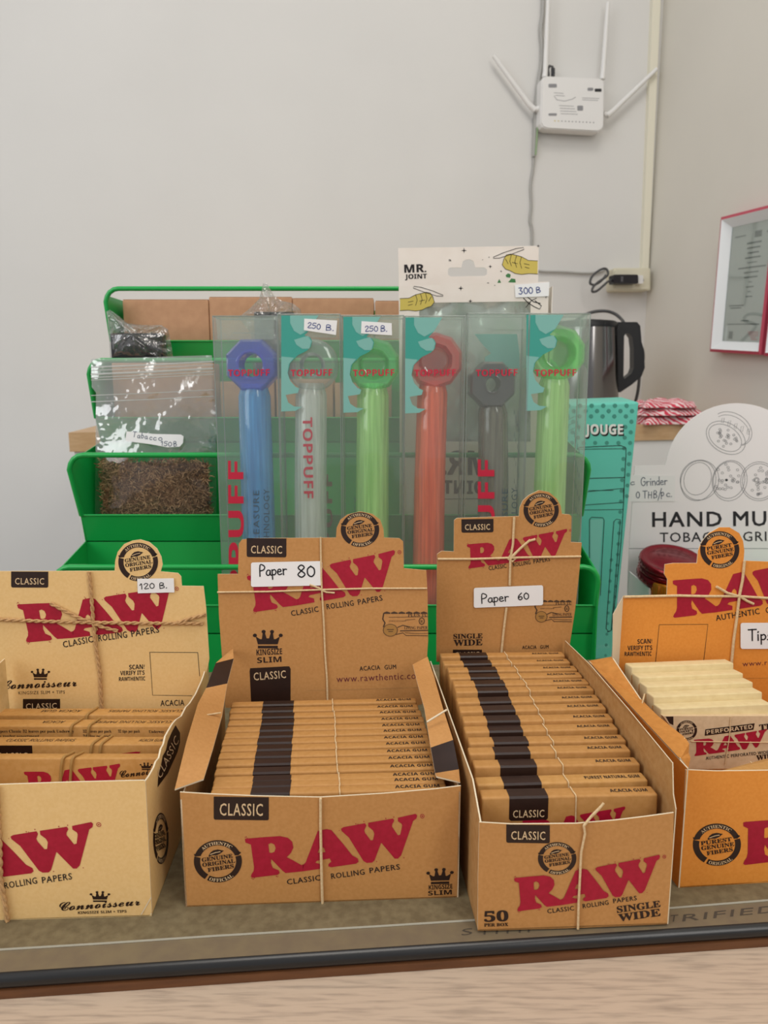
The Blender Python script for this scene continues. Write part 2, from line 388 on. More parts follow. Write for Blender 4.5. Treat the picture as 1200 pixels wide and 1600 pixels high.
def handwrite(mb, surf, body, p0, p1, h, w, m, layer=4):
    tot = sum(HW[c][0] for c in body); x = 0; dx, dy = p1[0]-p0[0], p1[1]-p0[1]; l = math.hypot(dx, dy); ux, uy = dy/l*h, -dx/l*h
    for c in body:
        adv, st = HW[c]
        for pl in st:
            q = [(p0[0]+(x+a)/tot*dx+b*ux, p0[1]+(x+a)/tot*dy+b*uy) for a, b in pl]
            fine = [q[0]]
            for i in range(len(q)-1):       # smooth the pen line
                a0 = q[max(i-1, 0)]; a1 = q[i]; a2 = q[i+1]; a3 = q[min(i+2, len(q)-1)]
                for t in (0.33, 0.67, 1.0):
                    fine.append(tuple(0.5*((2*a1[k])+(-a0[k]+a2[k])*t+(2*a0[k]-5*a1[k]+4*a2[k]-a3[k])*t*t+(-a0[k]+3*a1[k]-3*a2[k]+a3[k])*t**3) for k in (0, 1)))
            mb.stroke(surf, fine, w, m, layer)
        x += adv
def panel(mb, surf, px, th, m, edge=EDGE, inner=None):
    f = [surf.pt(x, y) for x, y in px]; mb.prism(f, -surf.n*th, m, edge)
def sheet(mb, pts, th, m, edge=EDGE):
    pts = [V(p) for p in pts]; n = (pts[1]-pts[0]).cross(pts[2]-pts[0]).normalized()
    mb.prism(pts, n*th, m, edge)
def sticker(root_part, surf, poly, writing, name='price_label'):
    mb = MB(); panel_pts = [surf.pt(x, y, 7) for x, y in poly]
    mb.prism(panel_pts, -surf.n*0.0002, STICK)
    for w in writing: handwrite(mb, surf, *w, layer=8)
    return mb.build(name, root_part, label='white sticker with handwritten price')
def twine(parent, surf, lines, r, m, strands=1, name='twine', lift=5, twist=0.004):
    mb = MB()
    for ln in lines:
        pts = [surf.pt(x, y, lift) for x, y in ln]
        if strands == 1:
            mb.tube(pts, r, m, 6)
        else:
            fine = []
            for a, b in zip(pts, pts[1:]):
                k = max(2, int((b-a).length/0.0012))
                fine += [a.lerp(b, i/k) for i in range(k)]
            fine.append(pts[-1])
            for sgn in (0, math.pi):
                L = 0; q = []
                for i, p in enumerate(fine):
                    if i: L += (p-fine[i-1]).length
                    t = (fine[min(i+1, len(fine)-1)]-fine[max(i-1, 0)]).normalized(); s_ = t.cross(surf.n)
                    a = sgn+L/twist*math.pi
                    q.append(p+s_*math.cos(a)*r*0.9+surf.n*math.sin(a)*r*0.5)
                mb.tube(q, r, m, 6)
    return mb.build(name, parent)
def smooth(pts, k=5):
    """a flowing curve through the given points"""
    pts = [V(p) for p in pts]; out = [pts[0]]
    for i in range(len(pts)-1):
        a, b, c, d = pts[max(i-1, 0)], pts[i], pts[i+1], pts[min(i+2, len(pts)-1)]
        for j in range(1, k+1):
            t = j/k; out.append(0.5*((2*b)+(c-a)*t+(2*a-5*b+4*c-d)*t*t+(3*b-a-3*c+d)*t**3))
    return out
def copy_tree(o, parent=None):
    c = o.copy(); COL.objects.link(c); c.parent = parent
    for ch in list(o.children): copy_tree(ch, c)
    return c

# ------------------------------------------------------------------ the room
YAW = math.radians(10)
WA = V((math.cos(YAW), math.sin(YAW), 0)); WB = V((math.sin(YAW), -math.cos(YAW), 0))   # along the back wall / along the right wall towards us
CORNER = V((0.618, 1.80, 0))
WALLM = mat('painted_wall', 'd7d6d3', 0.85, col2='dbdad7', scale=3, bump=0.12, bscale=160, spec=0.2)
WALLR = mat('painted_side_wall', 'd6d2c8', 0.85, col2='dad6cc', scale=3, bump=0.12, bscale=160, spec=0.2)
FLOORM = mat('grey_floor_tile', '8d8a84', 0.5, col2='969389', scale=6)
ZF = -0.85
def slab(name, a, b, thick, z0, z1, m):
    mb = MB(); t = V(thick)
    a0, b0 = V((a.x, a.y, z0)), V((b.x, b.y, z0)); a1, b1 = V((a.x, a.y, z1)), V((b.x, b.y, z1))
    mb.prism([a0, b0, b1, a1], t, m); return mb.build(name, kind='structure')
slab('wall_back', CORNER - WA*2.6, CORNER + WA*0.1, -WB*0.1, ZF, 1.9, WALLM)
slab('wall_right', CORNER, CORNER + WB*2.6, WA*0.1, ZF, 1.9, WALLR)
mb = MB(); mb.prism([CORNER-WA*2.6+V((0,0,ZF)), CORNER-WA*2.6+WB*2.6+V((0,0,ZF)), CORNER+WB*2.6+V((0,0,ZF)), CORNER+V((0,0,ZF))], (0,0,-0.05), FLOORM); mb.build('floor', kind='structure')
SW = lambda off=0.0: Surf(CORNER + WB*off, WB)          # back wall surface, moved off the wall by off
SR = lambda off=0.0: Surf(CORNER - WA*off, -WA)         # right wall surface

# ------------------------------------------------------------------ the counter in front and the raised board on it
OAK = mat('light_oak', 'bca792', 0.5, col2='948373', scale=9, detail=9, stretch=(6, 70, 70), lo=0.46, hi=0.78, bump=0.08, bscale=14)
BROWN = mat('brown_wood_edge', '5d3a22', 0.5, col2='6b4428', scale=40, stretch=(1, 10, 10))
BLACKRUB = mat('black_rubber', '1c1c1d', 0.3, spec=0.5, bump=0.1, bscale=60)
MATM = mat('olive_grey_felt', '695d46', 0.95, col2='796d53', scale=260, bump=0.25, bscale=420, spec=0.1)
MATEDGE = mat('felt_cut_edge', 'c9c4b2', 0.9)
STRIP = mat('grey_carton', '6e604c', 0.8, col2='76684f', scale=120)
GREYINK = mat('faded_grey_ink', '463e34', 0.8)
c0, c1 = PZ(0, 1512, 0), PZ(1200, 1434, 0)
CE = (c1-c0).normalized(); CN = V((-CE.y, CE.x, 0)); CO = PZ(600, 1478, 0) - CN*0.003
def cp(u, v, z): return CO + CE*u + CN*v + V((0, 0, z))
def cbox(mb, u0, v0, z0, u1, v1, z1, m):
    mb.prism([cp(u0,v0,z0), cp(u1,v0,z0), cp(u1,v1,z0), cp(u0,v1,z0)], (0,0,z1-z0), m)
ct = thing('oak_counter', 'light oak sales counter under the raised board of boxes', 'counter', (0, 0.3, -0.05))
mb = MB(); cbox(mb, -0.95, -0.42, -0.034, 0.75, 0.270, -0.0089, OAK); mb.build('worktop', ct)
mb = MB(); cbox(mb, -0.95, 0.2705, ZC-0.025, 0.75, 0.62, ZC, OAK); mb.build('rear_shelf', ct)
mb = MB(); cbox(mb, -0.9, -0.15, ZF, 0.7, 0.6, ZC-0.0255, mat('counter_panel', 'b9ab9c', 0.6)); mb.build('cabinet', ct)
bd = thing('raised_board', 'low raised display board with black rubber front edge on oak counter', 'board', (0, 0.4, ZC))
mb = MB(); cbox(mb, -0.7, 0.0035, -0.0088, 0.5, 0.287, -0.0006, BROWN); mb.build('wood_core', bd)
mb = MB(); mb.tube([cp(u, 0.0028, -0.0031) for u in (-0.7, -0.3, 0, 0.3, 0.5)], 0.003, BLACKRUB, 14); mb.build('rubber_edging', bd, label='black rubber edging with a pale nick')
mb = MB(); cbox(mb, -0.7, -0.0003, -0.0088, 0.5, 0.0035, -0.0056, BROWN); mb.build('wood_trim', bd)
mb = MB(); cbox(mb, -0.7, 0.0025, -0.0006, 0.5, 0.287, 0.0, STRIP)
S0 = Surf((0, 0, 0.0), (0, 0, 1))
mb.text(S0, 'RIFIED', (1066, 1440), (1215, 1425), 10, GREYINK, 'sans', 1, up=(2, -11))
mb.text(S0, 'T', (1046, 1441), (1058, 1440), 10, GREYINK, 'sans', 1, up=(2, -11))
mb.text(S0, 'S', (721, 1462), (738, 1460), 9, GREYINK, 'sans', 1, up=(1, -10))
for x in (757, 776, 793, 812, 826): mb.stroke(S0, [(x, 1459-(x-757)*.05), (x+1, 1454-(x-757)*.05)], 3, GREYINK, 1)
mb.build('printed_carton_sheet', bd)
fm = MB()
fr = [PZ(x, y, 0.001) for x, y in ((-120, 1489), (0, 1482), (150, 1473), (330, 1461), (600, 1445), (820, 1431), (1050, 1417), (1200, 1405), (1330, 1396))]
bk = [cp(0.5, 0.285, 0.001), cp(-0.7, 0.285, 0.001)]
fm.prism([cp(-0.7, 0.022, 0.001)]+fr+[cp(0.5, 0.03, 0.001)]+bk, (0, 0, -0.0009), MATM, MATEDGE)
fm.build('felt_mat', None, loc=(0, 0.4, 0.0), label='olive grey felt mat covering the raised board under the boxes', cat='mat')

# ------------------------------------------------------------------ open display cartons of rolling papers
def vplane(a, b, lean=0.0):      # upright plane through two ground points
    a, b = V(a), V(b); d = (b-a).normalized(); n = V((d.y, -d.x, 0)); n = (n + V((0, 0, lean))).normalized()
    return Surf(a, n)
ZB = 0.001

# ---- box of king size slim papers (second from the left)
a, b = PZ(290, 1417, ZB), PZ(714, 1402, ZB)
F2 = vplane(a, b)
d2 = (b-a).normalized(); n2 = V((-d2.y, d2.x, 0))
box2 = thing('paper_display_box', 'open brown king size slim paper box with sticker reading Paper 80', 'box', ((a+b)/2 + n2*0.05))
G2 = 'open display boxes of smoking papers'; box2['group'] = G2
mb = MB()
panel(mb, F2, [(281,1238),(330,1241),(400,1244),(500,1246),(600,1240),(680,1233),(720,1228),(718,1310),(714,1402),(500,1410),(290,1417),(286,1330)], 0.0007, KRAFT, EDGEW)
tab(mb, F2, 334, 1245, 420, 1281, 0.012, th=19)
badge(mb, F2, (340.5, 1345.5), 37.5, 33, rot=0.02)
logo(mb, F2, [(382.5,1311),(393.7,1371),(651,1272.5)])
mb.text(F2, 'CLASSIC', (449,1382), (501,1375), 8.5, BLACKINK, 'sans+8', 1)
mb.text(F2, 'ROLLING', (518,1373), (570,1366), 8.5, BLACKINK, 'sans+8', 1)
mb.text(F2, 'PAPERS', (578,1364), (625,1358), 8.5, BLACKINK, 'sans+8', 1)
crown(mb, F2, 666, 1356, 709, 1381, -0.03)
mb.text(F2, 'KINGSIZE', (670,1390), (707,1388), 7, DARK, 'bold', 1)
mb.text(F2, 'SLIM', (669,1399), (706,1397), 7, DARK, 'bold', 1)
mb.build('front_panel', box2)
# sides, base, back
zt = 0.0505
aL, bL = a, b; aB, bB = a + n2*0.104, b + n2*0.104
up = lambda p, z: V((p.x, p.y, z))
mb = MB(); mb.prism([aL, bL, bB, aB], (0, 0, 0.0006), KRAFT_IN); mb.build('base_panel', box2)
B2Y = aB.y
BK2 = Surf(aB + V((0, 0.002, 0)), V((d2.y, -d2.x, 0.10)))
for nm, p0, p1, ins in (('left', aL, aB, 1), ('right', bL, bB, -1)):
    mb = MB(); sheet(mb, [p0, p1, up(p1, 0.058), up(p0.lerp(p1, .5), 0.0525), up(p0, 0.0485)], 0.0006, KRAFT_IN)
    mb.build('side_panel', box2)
# torn top flaps, leaning in over the papers
def PX(x, y, X):
    d = ray(x, y); return EYE + d*(X/d.x)
def ribbon(mb, pairs, mats_, th=0.0006, edge=EDGEW):
    """a bent strip of card from outer/inner point pairs"""
    fine = []; fm = []
    for k in range(len(pairs)-1):
        for t in (0, .25, .5, .75): fine.append((pairs[k][0].lerp(pairs[k+1][0], t), pairs[k][1].lerp(pairs[k+1][1], t))); fm.append(mats_[k])
    fine.append(pairs[-1]); n = len(fine); dn = V((0, 0, -th))
    top = [p for q in fine for p in q]; bot = [p+dn for p in top]
    for m_ in set(mats_): mb.mesh(top, [f for k in range(n-1) if fm[k] == m_ for f in ((2*k, 2*k+1, 2*k+3), (2*k, 2*k+3, 2*k+2))], m_, True)
    mb.mesh(bot, [f for k in range(n-1) for f in ((2*k+3, 2*k+1, 2*k), (2*k+2, 2*k+3, 2*k))], KRAFT, True)
    N = 2*n; both = top+bot
    mb.mesh(both, [(2*k, 2*k+2, N+2*k+2, N+2*k) for k in range(n-1)]+[(2*k+3, 2*k+1, N+2*k+1, N+2*k+3) for k in range(n-1)]+[(0, 1, N+1, N), (2*n-2, 2*n-1, N+2*n-1, N+2*n-2)], edge)
mb = MB()
ribbon(mb, [(PX(273,1233,-.0838),PX(318,1217,-.0735)),(PX(291,1160,-.0845),PX(333,1168,-.0745)),(PX(309,1100,-.0852),PX(347,1117,-.076)),(PX(322,1075,-.0858),PX(355,1068,-.0775)),(PX(337,1036,-.0865),PX(365,1029,-.079)),(PX(360,1016,-.0835),PX(364,1014,-.0805))], [KRAFT, KRAFT, KRAFT, DARK, KRAFT])
mb.tube([PX(307,1122,-.0849)+V((0,0,.0007)), PX(345,1116,-.076)+V((0,0,.0007))], 0.0004, TWINE, 5)
mb.build('side_flap', box2, label='torn brown flap with dark patch at its far end')
mb = MB()
ribbon(mb, [(PX(719,1222,.0312),PX(682,1213,.0213)),(PX(717,1202,.0316),PX(680,1208,.0213)),(PX(708,1156,.0305),PX(673,1168,.0205)),(PX(692,1106,.028),PX(663,1106,.019)),(PX(679,1060,.0262),PX(652,1066,.0168)),(PX(668,1026,.0235),PX(645,1038,.0155))], [KRAFT, DARK, KRAFT, KRAFT, KRAFT])
mb.tube([PX(667,1131,.0194)+V((0,0,.0009)), PX(698,1112,.0288)+V((0,0,.0009))], 0.0005, EDGEW, 5)
mb.build('side_flap', box2, label='torn brown flap with dark patch at its near end')
mb = MB()
bk2 = [(340,897),(372,897),(373,850),(378,843),(395,841),(525,840),(526,825),(532,812),(543,804),(563,799),(582,803),(594,812),(599,826),(600,840),(624,841),(630,846),(631,888),(666,891),(668,925),(669,1000),(665,1062),(660,1100),(640,1106),(352,1106),(348,1040),(342,960)]
panel(mb, BK2, bk2, 0.0007, KRAFT, EDGE)
tab(mb, BK2, 385.5, 841, 447.5, 870.5, 0.01, th=12)
badge(mb, BK2, (562.5, 827.5), 30, 27, rot=0.0)
logo(mb, BK2, [(385.7,900.7),(397,956),(616.5,860.5)])
mb.text(BK2, 'CLASSIC', (455.5,962.5), (498,955.5), 8.5, BLACKINK, 'sans+8', 1)
mb.text(BK2, 'ROLLING', (511,952), (553,946), 8.5, BLACKINK, 'sans+8', 1)
mb.text(BK2, 'PAPERS', (560,945), (598,938), 8.5, BLACKINK, 'sans+8', 1)
crown(mb, BK2, 395, 984, 442, 1013, 0)
mb.text(BK2, 'KINGSIZE', (401,1024), (441,1022), 9, DARK, 'bold', 1)
mb.text(BK2, 'SLIM', (402,1036), (440,1034), 8.5, DARK, 'bold', 1)
mb.fill(BK2, [(391,1044),(448,1041),(452,1041),(454,1045),(454,1106),(393,1106),(390,1048)], DARK, 1)
mb.text(BK2, 'CLASSIC', (397,1063), (447,1059), 12, KINK, 'sans+8', 2)
mb.text(BK2, 'ACACIA', (562,1048), (594,1046), 7, BLACKINK, 'sans+8', 1); mb.text(BK2, 'GUM', (601,1046), (619,1045), 7, BLACKINK, 'sans+8', 1)
mb.text(BK2, 'www.rawthentic.com', (526,1066), (661,1060), 10.5, URLINK, 'sans', 1)
mb.stroke(BK2, [(480,1079),(662,1074)], 0.8, KRAFT_IN, 1)
# little printed certificate running over the right edge
def certificate(mb, S, x0, y0, x1, y1):
    w, h = x1-x0, y1-y0; f = lambda x, y: (x0+x*w, y0+y*h)
    for k in range(6): mb.fill(S, [f(.02+k*.165,.03),f(.09+k*.165,-.02),f(.17+k*.165,.03),f(.17+k*.165,.08),f(.02+k*.165,.08)], SEPIA, 1)
    mb.stroke(S, [f(.02,.08),f(0,.3),f(.05,.45),f(.02,.6)], 2, SEPIA, 1)
    mb.stroke(S, [f(.14,.22),f(1,.2)], .7, SEPIA, 1); mb.stroke(S, [f(.5,.34),f(.72,.3)], .7, SEPIA, 1)
    mb.text(S, 'PLUS TU', f(.56,.2), f(1,.19), 5, SEPIA, 'serif', 1); mb.text(S, 'CERTIFICATE', f(.14,.4), f(.52,.4), 2, SEPIA, 'type', 1)
    mb.text(S, 'LIVING PAPER', f(.48,.72), f(1,.7), 4.5, SEPIA, 'serif', 1)
    mb.stroke(S, [f(.4,.78),f(.7,.77),f(1,.76)], 1.6, SEPIA, 1); mb.stroke(S, [f(.5,.86),f(.75,.89),f(1,.89)], .8, SEPIA, 1); mb.stroke(S, [f(.3,.93),f(.45,.86),f(.52,.97),f(.7,.97),f(1,.98)], 1.1, SEPIA, 1)
    mb.stroke(S, [f(.34,.63),f(.45,.55),f(.6,.62)], 1.4, SEPIA, 1)
    mb.fill(S, [f(.17+.15*math.cos(t*.45), .75+.24*math.sin(t*.45)) for t in range(14)], GOLDINK, 2)
    mb.stroke(S, [f(.17+.16*math.cos(t*.45), .75+.25*math.sin(t*.45)) for t in range(14)], .8, SEPIA, 2, True)
    mb.stroke(S, [f(.1,.72),f(.24,.72)], 1, SEPIA, 3); mb.stroke(S, [f(.13,.8),f(.22,.8)], 1, SEPIA, 3)
    mb.stroke(S, [f(.87+.06*math.cos(t*.8), .38+.14*math.sin(t*.8)) for t in range(8)], 1.4, SEPIA, 1, True)
    mb.text(S, 'R', f(.84,.44), f(.9,.44), 4, SEPIA, 'serif', 1)
certificate(mb, BK2, 598, 956, 668, 994)
bp2 = mb.build('back_panel', box2)
sticker(bp2, BK2, rrect(392.5, 877.5, 503.5, 915.5, 3, -0.02), [('Paper', (405,900), (449,897), 17, 2.0, PEN), ('80', (464,902), (494,900), 20, 2.2, PEN)])
twine(bp2, BK2, [[(501,839),(502,900),(503,922),(506,970),(508,1020),(511,1060),(512,1098)], [(340,925),(420,924),(503,921),(580,919),(667,919)], [(497,917),(503,922),(510,925),(523,926)], [(484,913),(497,918),(504,922)]], 0.00055, TWINE, lift=6)
twine(box2, F2, [[(501,1246),(501,1290),(502,1340),(503,1380),(504,1410)]], 0.0006, TWINE, lift=6)

def make_pack(name, label, group, w, t, h, mcard, band, word='CLASSIC', front_logo=False, gum='ACACIA GUM', gx=(0.78, 0.97), thread=0.52, mdark=DARK, extra=None):
    """a slim booklet standing on its long edge; sizes in metres, origin under its middle"""
    r = thing(name, label, 'rolling papers', (0, 0, 0), group)
    mb = MB(); mb.rbox((-w/2, -t/2, 0), (w/2, t/2, h), min(t*0.18, 0.0009), mcard, 3)
    W, T, Hm = w*1000, t*1000, h*1000
    top = Local((-w/2, t/2, h), (1, 0, 0), (0, -1, 0)); frt = Local((-w/2, -t/2, h), (1, 0, 0), (0, 0, -1))
    e = min(t*0.18, 0.0009)*1000*0.7
    if band:
        x0, x1 = band[0]*W, band[1]*W
        mb.fill(top, [(x0, e), (x1, e), (x1, T-e), (x0, T-e)], mdark, 1)
        hh = min(Hm*0.3, 9)
        mb.fill(frt, [(x0, e), (x1, e), (x1, hh), (x1-.8, hh+.8), (x0+.8, hh+.8), (x0, hh)], mdark, 1)
        mb.face([top.pt(x0, T-e, 1), top.pt(x1, T-e, 1), frt.pt(x1, e, 1), frt.pt(x0, e, 1)], mdark)
        if word: mb.text(frt, word, (x0+(x1-x0)*.1, hh-0.6), (x1-(x1-x0)*.1, hh-0.6), (x1-x0)*.2, KINK, 'sans+8', 2)
    if gum: mb.text(top, gum, (gx[0]*W, T*0.68), (gx[1]*W, T*0.68), min(T*.42, 2.3), BLACKINK, 'bold', 1)
    if extra: extra(mb, frt, W)
    mb.build('cover', r)
    if thread:
        mb = MB(); x = thread*W
        mb.tube([frt.pt(x+.3, Hm*.5, 2), frt.pt(x+.1, 1, 2), frt.pt(x, .1, 3), top.pt(x, T-.1, 3), top.pt(x-.2, T*.5, 2), top.pt(x-.2, .2, 2)], 0.00028, TWINE, 5)
        mb.build('thread', r)
    return r
def place(r, x, y, z, yaw=0.0, lean=0.0, roll=0.0):
    r.location = (x, y, z); r.rotation_euler = (lean, roll, yaw)
ORD = ['first', 'second', 'third', 'fourth', 'fifth', 'sixth', 'seventh', 'eighth', 'ninth', 'tenth', 'eleventh', 'twelfth', 'thirteenth', 'fourteenth', 'fifteenth']
yaw2 = math.atan2(d2.y, d2.x)
proto = make_pack('rolling_paper_pack', 'x', 'brown paper packs standing in the king size slim box', 0.0965, 0.0056, 0.0457, PACK, (0.17, 0.335), thread=0.545)
rows = [1094,1104,1113,1123,1133,1142,1152,1162,1173,1184,1197,1210,1218,1229]
for i, yy in enumerate(reversed(rows)):          # front to rear
    o = proto if i == 0 else copy_tree(proto)
    Y = PZ(520, yy, 0.0475).y - 0.003
    xl = -0.0705 - (Y-0.279)/0.086*0.0088 + random.uniform(-.0004, .0004)
    place(o, xl+0.04825, Y, 0.0475-0.0457, yaw2+random.uniform(-.006, .006), -0.03)
    o['label'] = ('frontmost' if i == 0 else 'rearmost' if i == 13 else ORD[i]+' from the front') + ' slim paper pack standing in the Paper 80 box'

# ---- box of single wide papers (third from the left)
a, b = PZ(746.5, 1454.5, ZB), PZ(1042.5, 1444, ZB)
F3 = vplane(a, b); d3 = (b-a).normalized(); n3 = V((-d3.y, d3.x, 0)); yaw3 = math.atan2(d3.y, d3.x)
box3 = thing('paper_display_box', 'open brown single wide paper box with sticker reading Paper 60', 'box', ((a+b)/2 + n3*0.07), G2)
mb = MB()
panel(mb, F3, [(749,1285),(800,1288),(850,1287.5),(900,1287),(960,1282),(1010,1276),(1053,1270),(1051,1330),(1042.5,1444),(900,1450),(746.5,1454.5),(747,1370)], 0.0007, KRAFT, EDGEW)
tab(mb, F3, 791, 1288.5, 859, 1317, 0.015, th=13)
badge(mb, F3, (870.5, 1341), 30, 25.5, rot=0.02)
logo(mb, F3, [(803,1372),(809.5,1423),(1030.5,1336)], layer=2)
mb.text(F3, 'CLASSIC', (855.5,1427), (897,1422), 7, BLACKINK, 'sans+8', 1)
mb.text(F3, 'ROLLING', (911,1419), (951,1413), 7, BLACKINK, 'sans+8', 1)
mb.text(F3, 'PAPERS', (958.5,1411), (995,1406), 7, BLACKINK, 'sans+8', 1)
mb.text(F3, '50', (757,1440), (794,1438.5), 16, DARK, 'serif+16', 1)
mb.text(F3, 'PER BOX', (756.5,1447.5), (794,1446.5), 5, DARK, 'serif+12', 1)
mb.text(F3, 'SINGLE', (964.5,1426), (1032,1416.5), 10, DARK, 'serif+14', 1)
mb.text(F3, 'WIDE', (967,1439.5), (1032,1430.5), 11.5, DARK, 'serif+14', 1)
mb.build('front_panel', box3)
L3 = 0.147
aB, bB = a + n3*L3 + V((-0.003, 0, 0)), b + n3*L3 + V((-0.0005, 0, 0))
mb = MB(); mb.prism([a, b, bB, aB], (0, 0, 0.0006), KRAFT_IN); mb.build('base_panel', box3)
mb = MB(); sheet(mb, [a, aB, up(aB, 0.055), up(a.lerp(aB, .12), 0.055), up(a, 0.0465)], 0.0006, KRAFT_IN, EDGEW)
SL3 = surf3(a, aB, up(aB, 0.05))
mb.build('side_panel', box3)
tR = [b, bB, up(bB, 0.066), up(b.lerp(bB, .7), 0.0685), up(b.lerp(bB, .35), 0.068), up(b.lerp(bB, .05), 0.0655)+V((.001,0,0)), up(b.lerp(bB, .02), 0.055), up(b, 0.0505)]
mb = MB(); sheet(mb, tR[::-1], 0.0006, KRAFT_IN, EDGEW); mb.build('side_panel', box3)
BK3 = Surf(aB + V((0, 0.002, 0)), V((d3.y, -d3.x, 0.0)))
mb = MB()
panel(mb, BK3, [(683,866),(690,861),(709,862),(709.5,813),(714,809.5),(811,806.5),(812,793),(817,782),(826,774),(842,766),(858,769),(870,779),(876,790),(878,803),(890,804),(893,807),(892,847),(909,848),(906,885),(899,950),(890,1010),(889,1034),(682,1034),(682,960)], 0.0007, KRAFT, EDGE)
tab(mb, BK3, 721, 811, 771, 832, -0.015, th=9)
badge(mb, BK3, (845.5, 797), 27.5, 26.5, rot=0.03)
logo(mb, BK3, [(729.5,851),(732.5,888),(886,827)])
mb.text(BK3, 'CLASSIC', (764,891), (791.5,887), 6.5, BLACKINK, 'sans+8', 1)
mb.text(BK3, 'ROLLING', (802,885.5), (829,881.5), 6.5, BLACKINK, 'sans+8', 1)
mb.text(BK3, 'PAPERS', (834,880.5), (859.5,876.5), 6.5, BLACKINK, 'sans+8', 1)
mb.text(BK3, 'SINGLE', (708.5,998), (754,997), 7.5, DARK, 'serif+14', 1)
mb.text(BK3, 'WIDE', (709,1009), (753.5,1008), 9.5, DARK, 'serif+14', 1)
tab(mb, BK3, 707.5, 1015, 753, 1034, 0, s=None)
mb.text(BK3, 'CLASSIC', (711,1026), (749,1025), 7, KINK, 'sans+8', 2)
mb.text(BK3, 'ACACIA', (816,1014), (838,1013.5), 5.5, BLACKINK, 'sans+8', 1); mb.text(BK3, 'GUM', (844,1013.5), (857,1013), 5.5, BLACKINK, 'sans+8', 1)
mb.text(BK3, 'www.rawthentic.com', (790,1027), (880,1026), 6, URLINK, 'sans', 1)
certificate(mb, BK3, 836, 938, 893, 972)
bp3 = mb.build('back_panel', box3)
sticker(bp3, BK3, rrect(740, 916, 848, 947, 3, -0.04), [('Paper', (751,942), (795,938), 14, 1.7, PEN), ('60', (808,937), (827,935), 12, 1.7, PEN)])
twine(bp3, BK3, [[(803,808),(801,850),(797,872),(796,914)], [(791,949),(786,990),(783,1022)], [(684,873),(740,873),(797,871),(850,870),(907,869)], [(797,873),(812,857),(826,845),(836,842)], [(797,871),(815,854),(828,843)], [(797,868),(805,873),(800,877),(793,872),(797,868)]], 0.0007, TWINE, lift=6)
twine(box3, F3, [[(911,1288),(913,1300),(907,1330),(905,1370),(903,1410),(902,1449)], [(911,1289),(921,1276),(935,1262),(942,1253)], [(911,1288),(924,1272),(940,1256)]], 0.00048, TWINE, lift=7)
def cover3(mb, S, W):
    logo(mb, S, [(39.3,8),(45.7,17.5),(57.3,5)], src1, specks=False)
src1 = [(652,138),(825,352),(1122,50)]
special3 = [make_pack('rolling_paper_pack', 'x', 'brown paper packs standing in the single wide box', 0.0705, 0.0072, 0.0545, PACK, (0.155, 0.375), gx=(0.74, 0.955), thread=0.53, extra=cover3),
            make_pack('rolling_paper_pack', 'x', 'brown paper packs standing in the single wide box', 0.0705, 0.0072, 0.0545, PACK2, (0.155, 0.375), gum='PUREST NATURAL GUM', gx=(0.64, 0.965), thread=0.53)]
proto = make_pack('rolling_paper_pack', 'x', 'brown paper packs standing in the single wide box', 0.0705, 0.0072, 0.0545, PACK, (0.155, 0.375), gx=(0.74, 0.955), thread=0.53)
tl = [(683,1024),(688,1036),(696,1047),(698,1057),(706,1068),(709,1080),(712,1094),(716,1107),(720,1123.5),(724,1141),(728,1159),(729,1175),(736,1196),(742,1221),(747,1242)]
xr = [888,897,906.5,914.6,923,933.5,941.6,951,961,970,984,991,1006,1018,1032.6]
for i in range(15):                              # front to rear
    k = 14-i; x, y = tl[k]
    o = special3[i] if i < 2 else proto if i == 2 else copy_tree(proto)
    Y = 0.2705 + i*0.0091
    c = P((x+xr[k])/2, y, Y)
    if c.x - 0.036 < a.x + (aB.x-a.x)*(Y-a.y)/L3: c.x = a.x + (aB.x-a.x)*(Y-a.y)/L3 + 0.037
    place(o, c.x, Y, c.z-0.0545, yaw3+random.uniform(-.01, .01), -0.05+random.uniform(-.02, .02), random.uniform(-.006, .006))
    o['label'] = ('frontmost' if i == 0 else 'rearmost' if i == 14 else ORD[i]+' from the front') + ' single wide paper pack standing in the Paper 60 box'
# ---- pale box of king size papers with tips (far left)
a, b = PZ(-190, 1443, ZB), PZ(237, 1431.5, ZB)
F1 = vplane(a, b); d1 = (b-a).normalized(); n1 = V((-d1.y, d1.x, 0)); yaw1 = math.atan2(d1.y, d1.x)
box1 = thing('paper_display_box', 'open pale paper box cut by the left picture edge with 120 B. sticker', 'box', ((a+b)/2 + n1*0.06), G2)
mb = MB()
panel(mb, F1, [(-205,1232),(-100,1229),(0,1226),(120,1222),(224,1219.5),(227,1221),(232,1320),(237,1425),(233,1431.5),(120,1434),(0,1437),(-190,1443)], 0.0007, PALE, EDGEW)
src1 = [(652,138),(825,352),(1122,50)]
logo(mb, F1, [(17,1306.6),(70.8,1363.3),(144.5,1285.5)], src1)
mb.text(F1, 'ROLLING', (8,1388.5), (58.5,1380), 10, BLACKINK, 'sans+8', 1)
mb.text(F1, 'PAPERS', (66.5,1380), (113,1373.5), 10, BLACKINK, 'sans+8', 1)
mb.text(F1, 'CLASSIC', (-58,1397), (-6,1391), 10, BLACKINK, 'sans+8', 1)
crown(mb, F1, 140, 1392, 172.5, 1409, 0)
mb.text(F1, 'Connoisseur', (93.5,1423), (219,1414), 14.5, DARK, 'script+8', 1)
mb.text(F1, 'KINGSIZE SLIM + TIPS', (122,1428), (198,1425.5), 4, DARK, 'bold', 1)
mb.stroke(F1, [(236,1402),(228,1416),(221,1428)], 1.4, EDGEW, 2)
mb.build('front_panel', box1)
L1 = 0.118
aB, bB = a + n1*L1, b + n1*L1 + V((-0.0005, 0, 0))
mb = MB(); mb.prism([a, b, bB, aB], (0, 0, 0.0006), PALE_IN); mb.build('base_panel', box1)
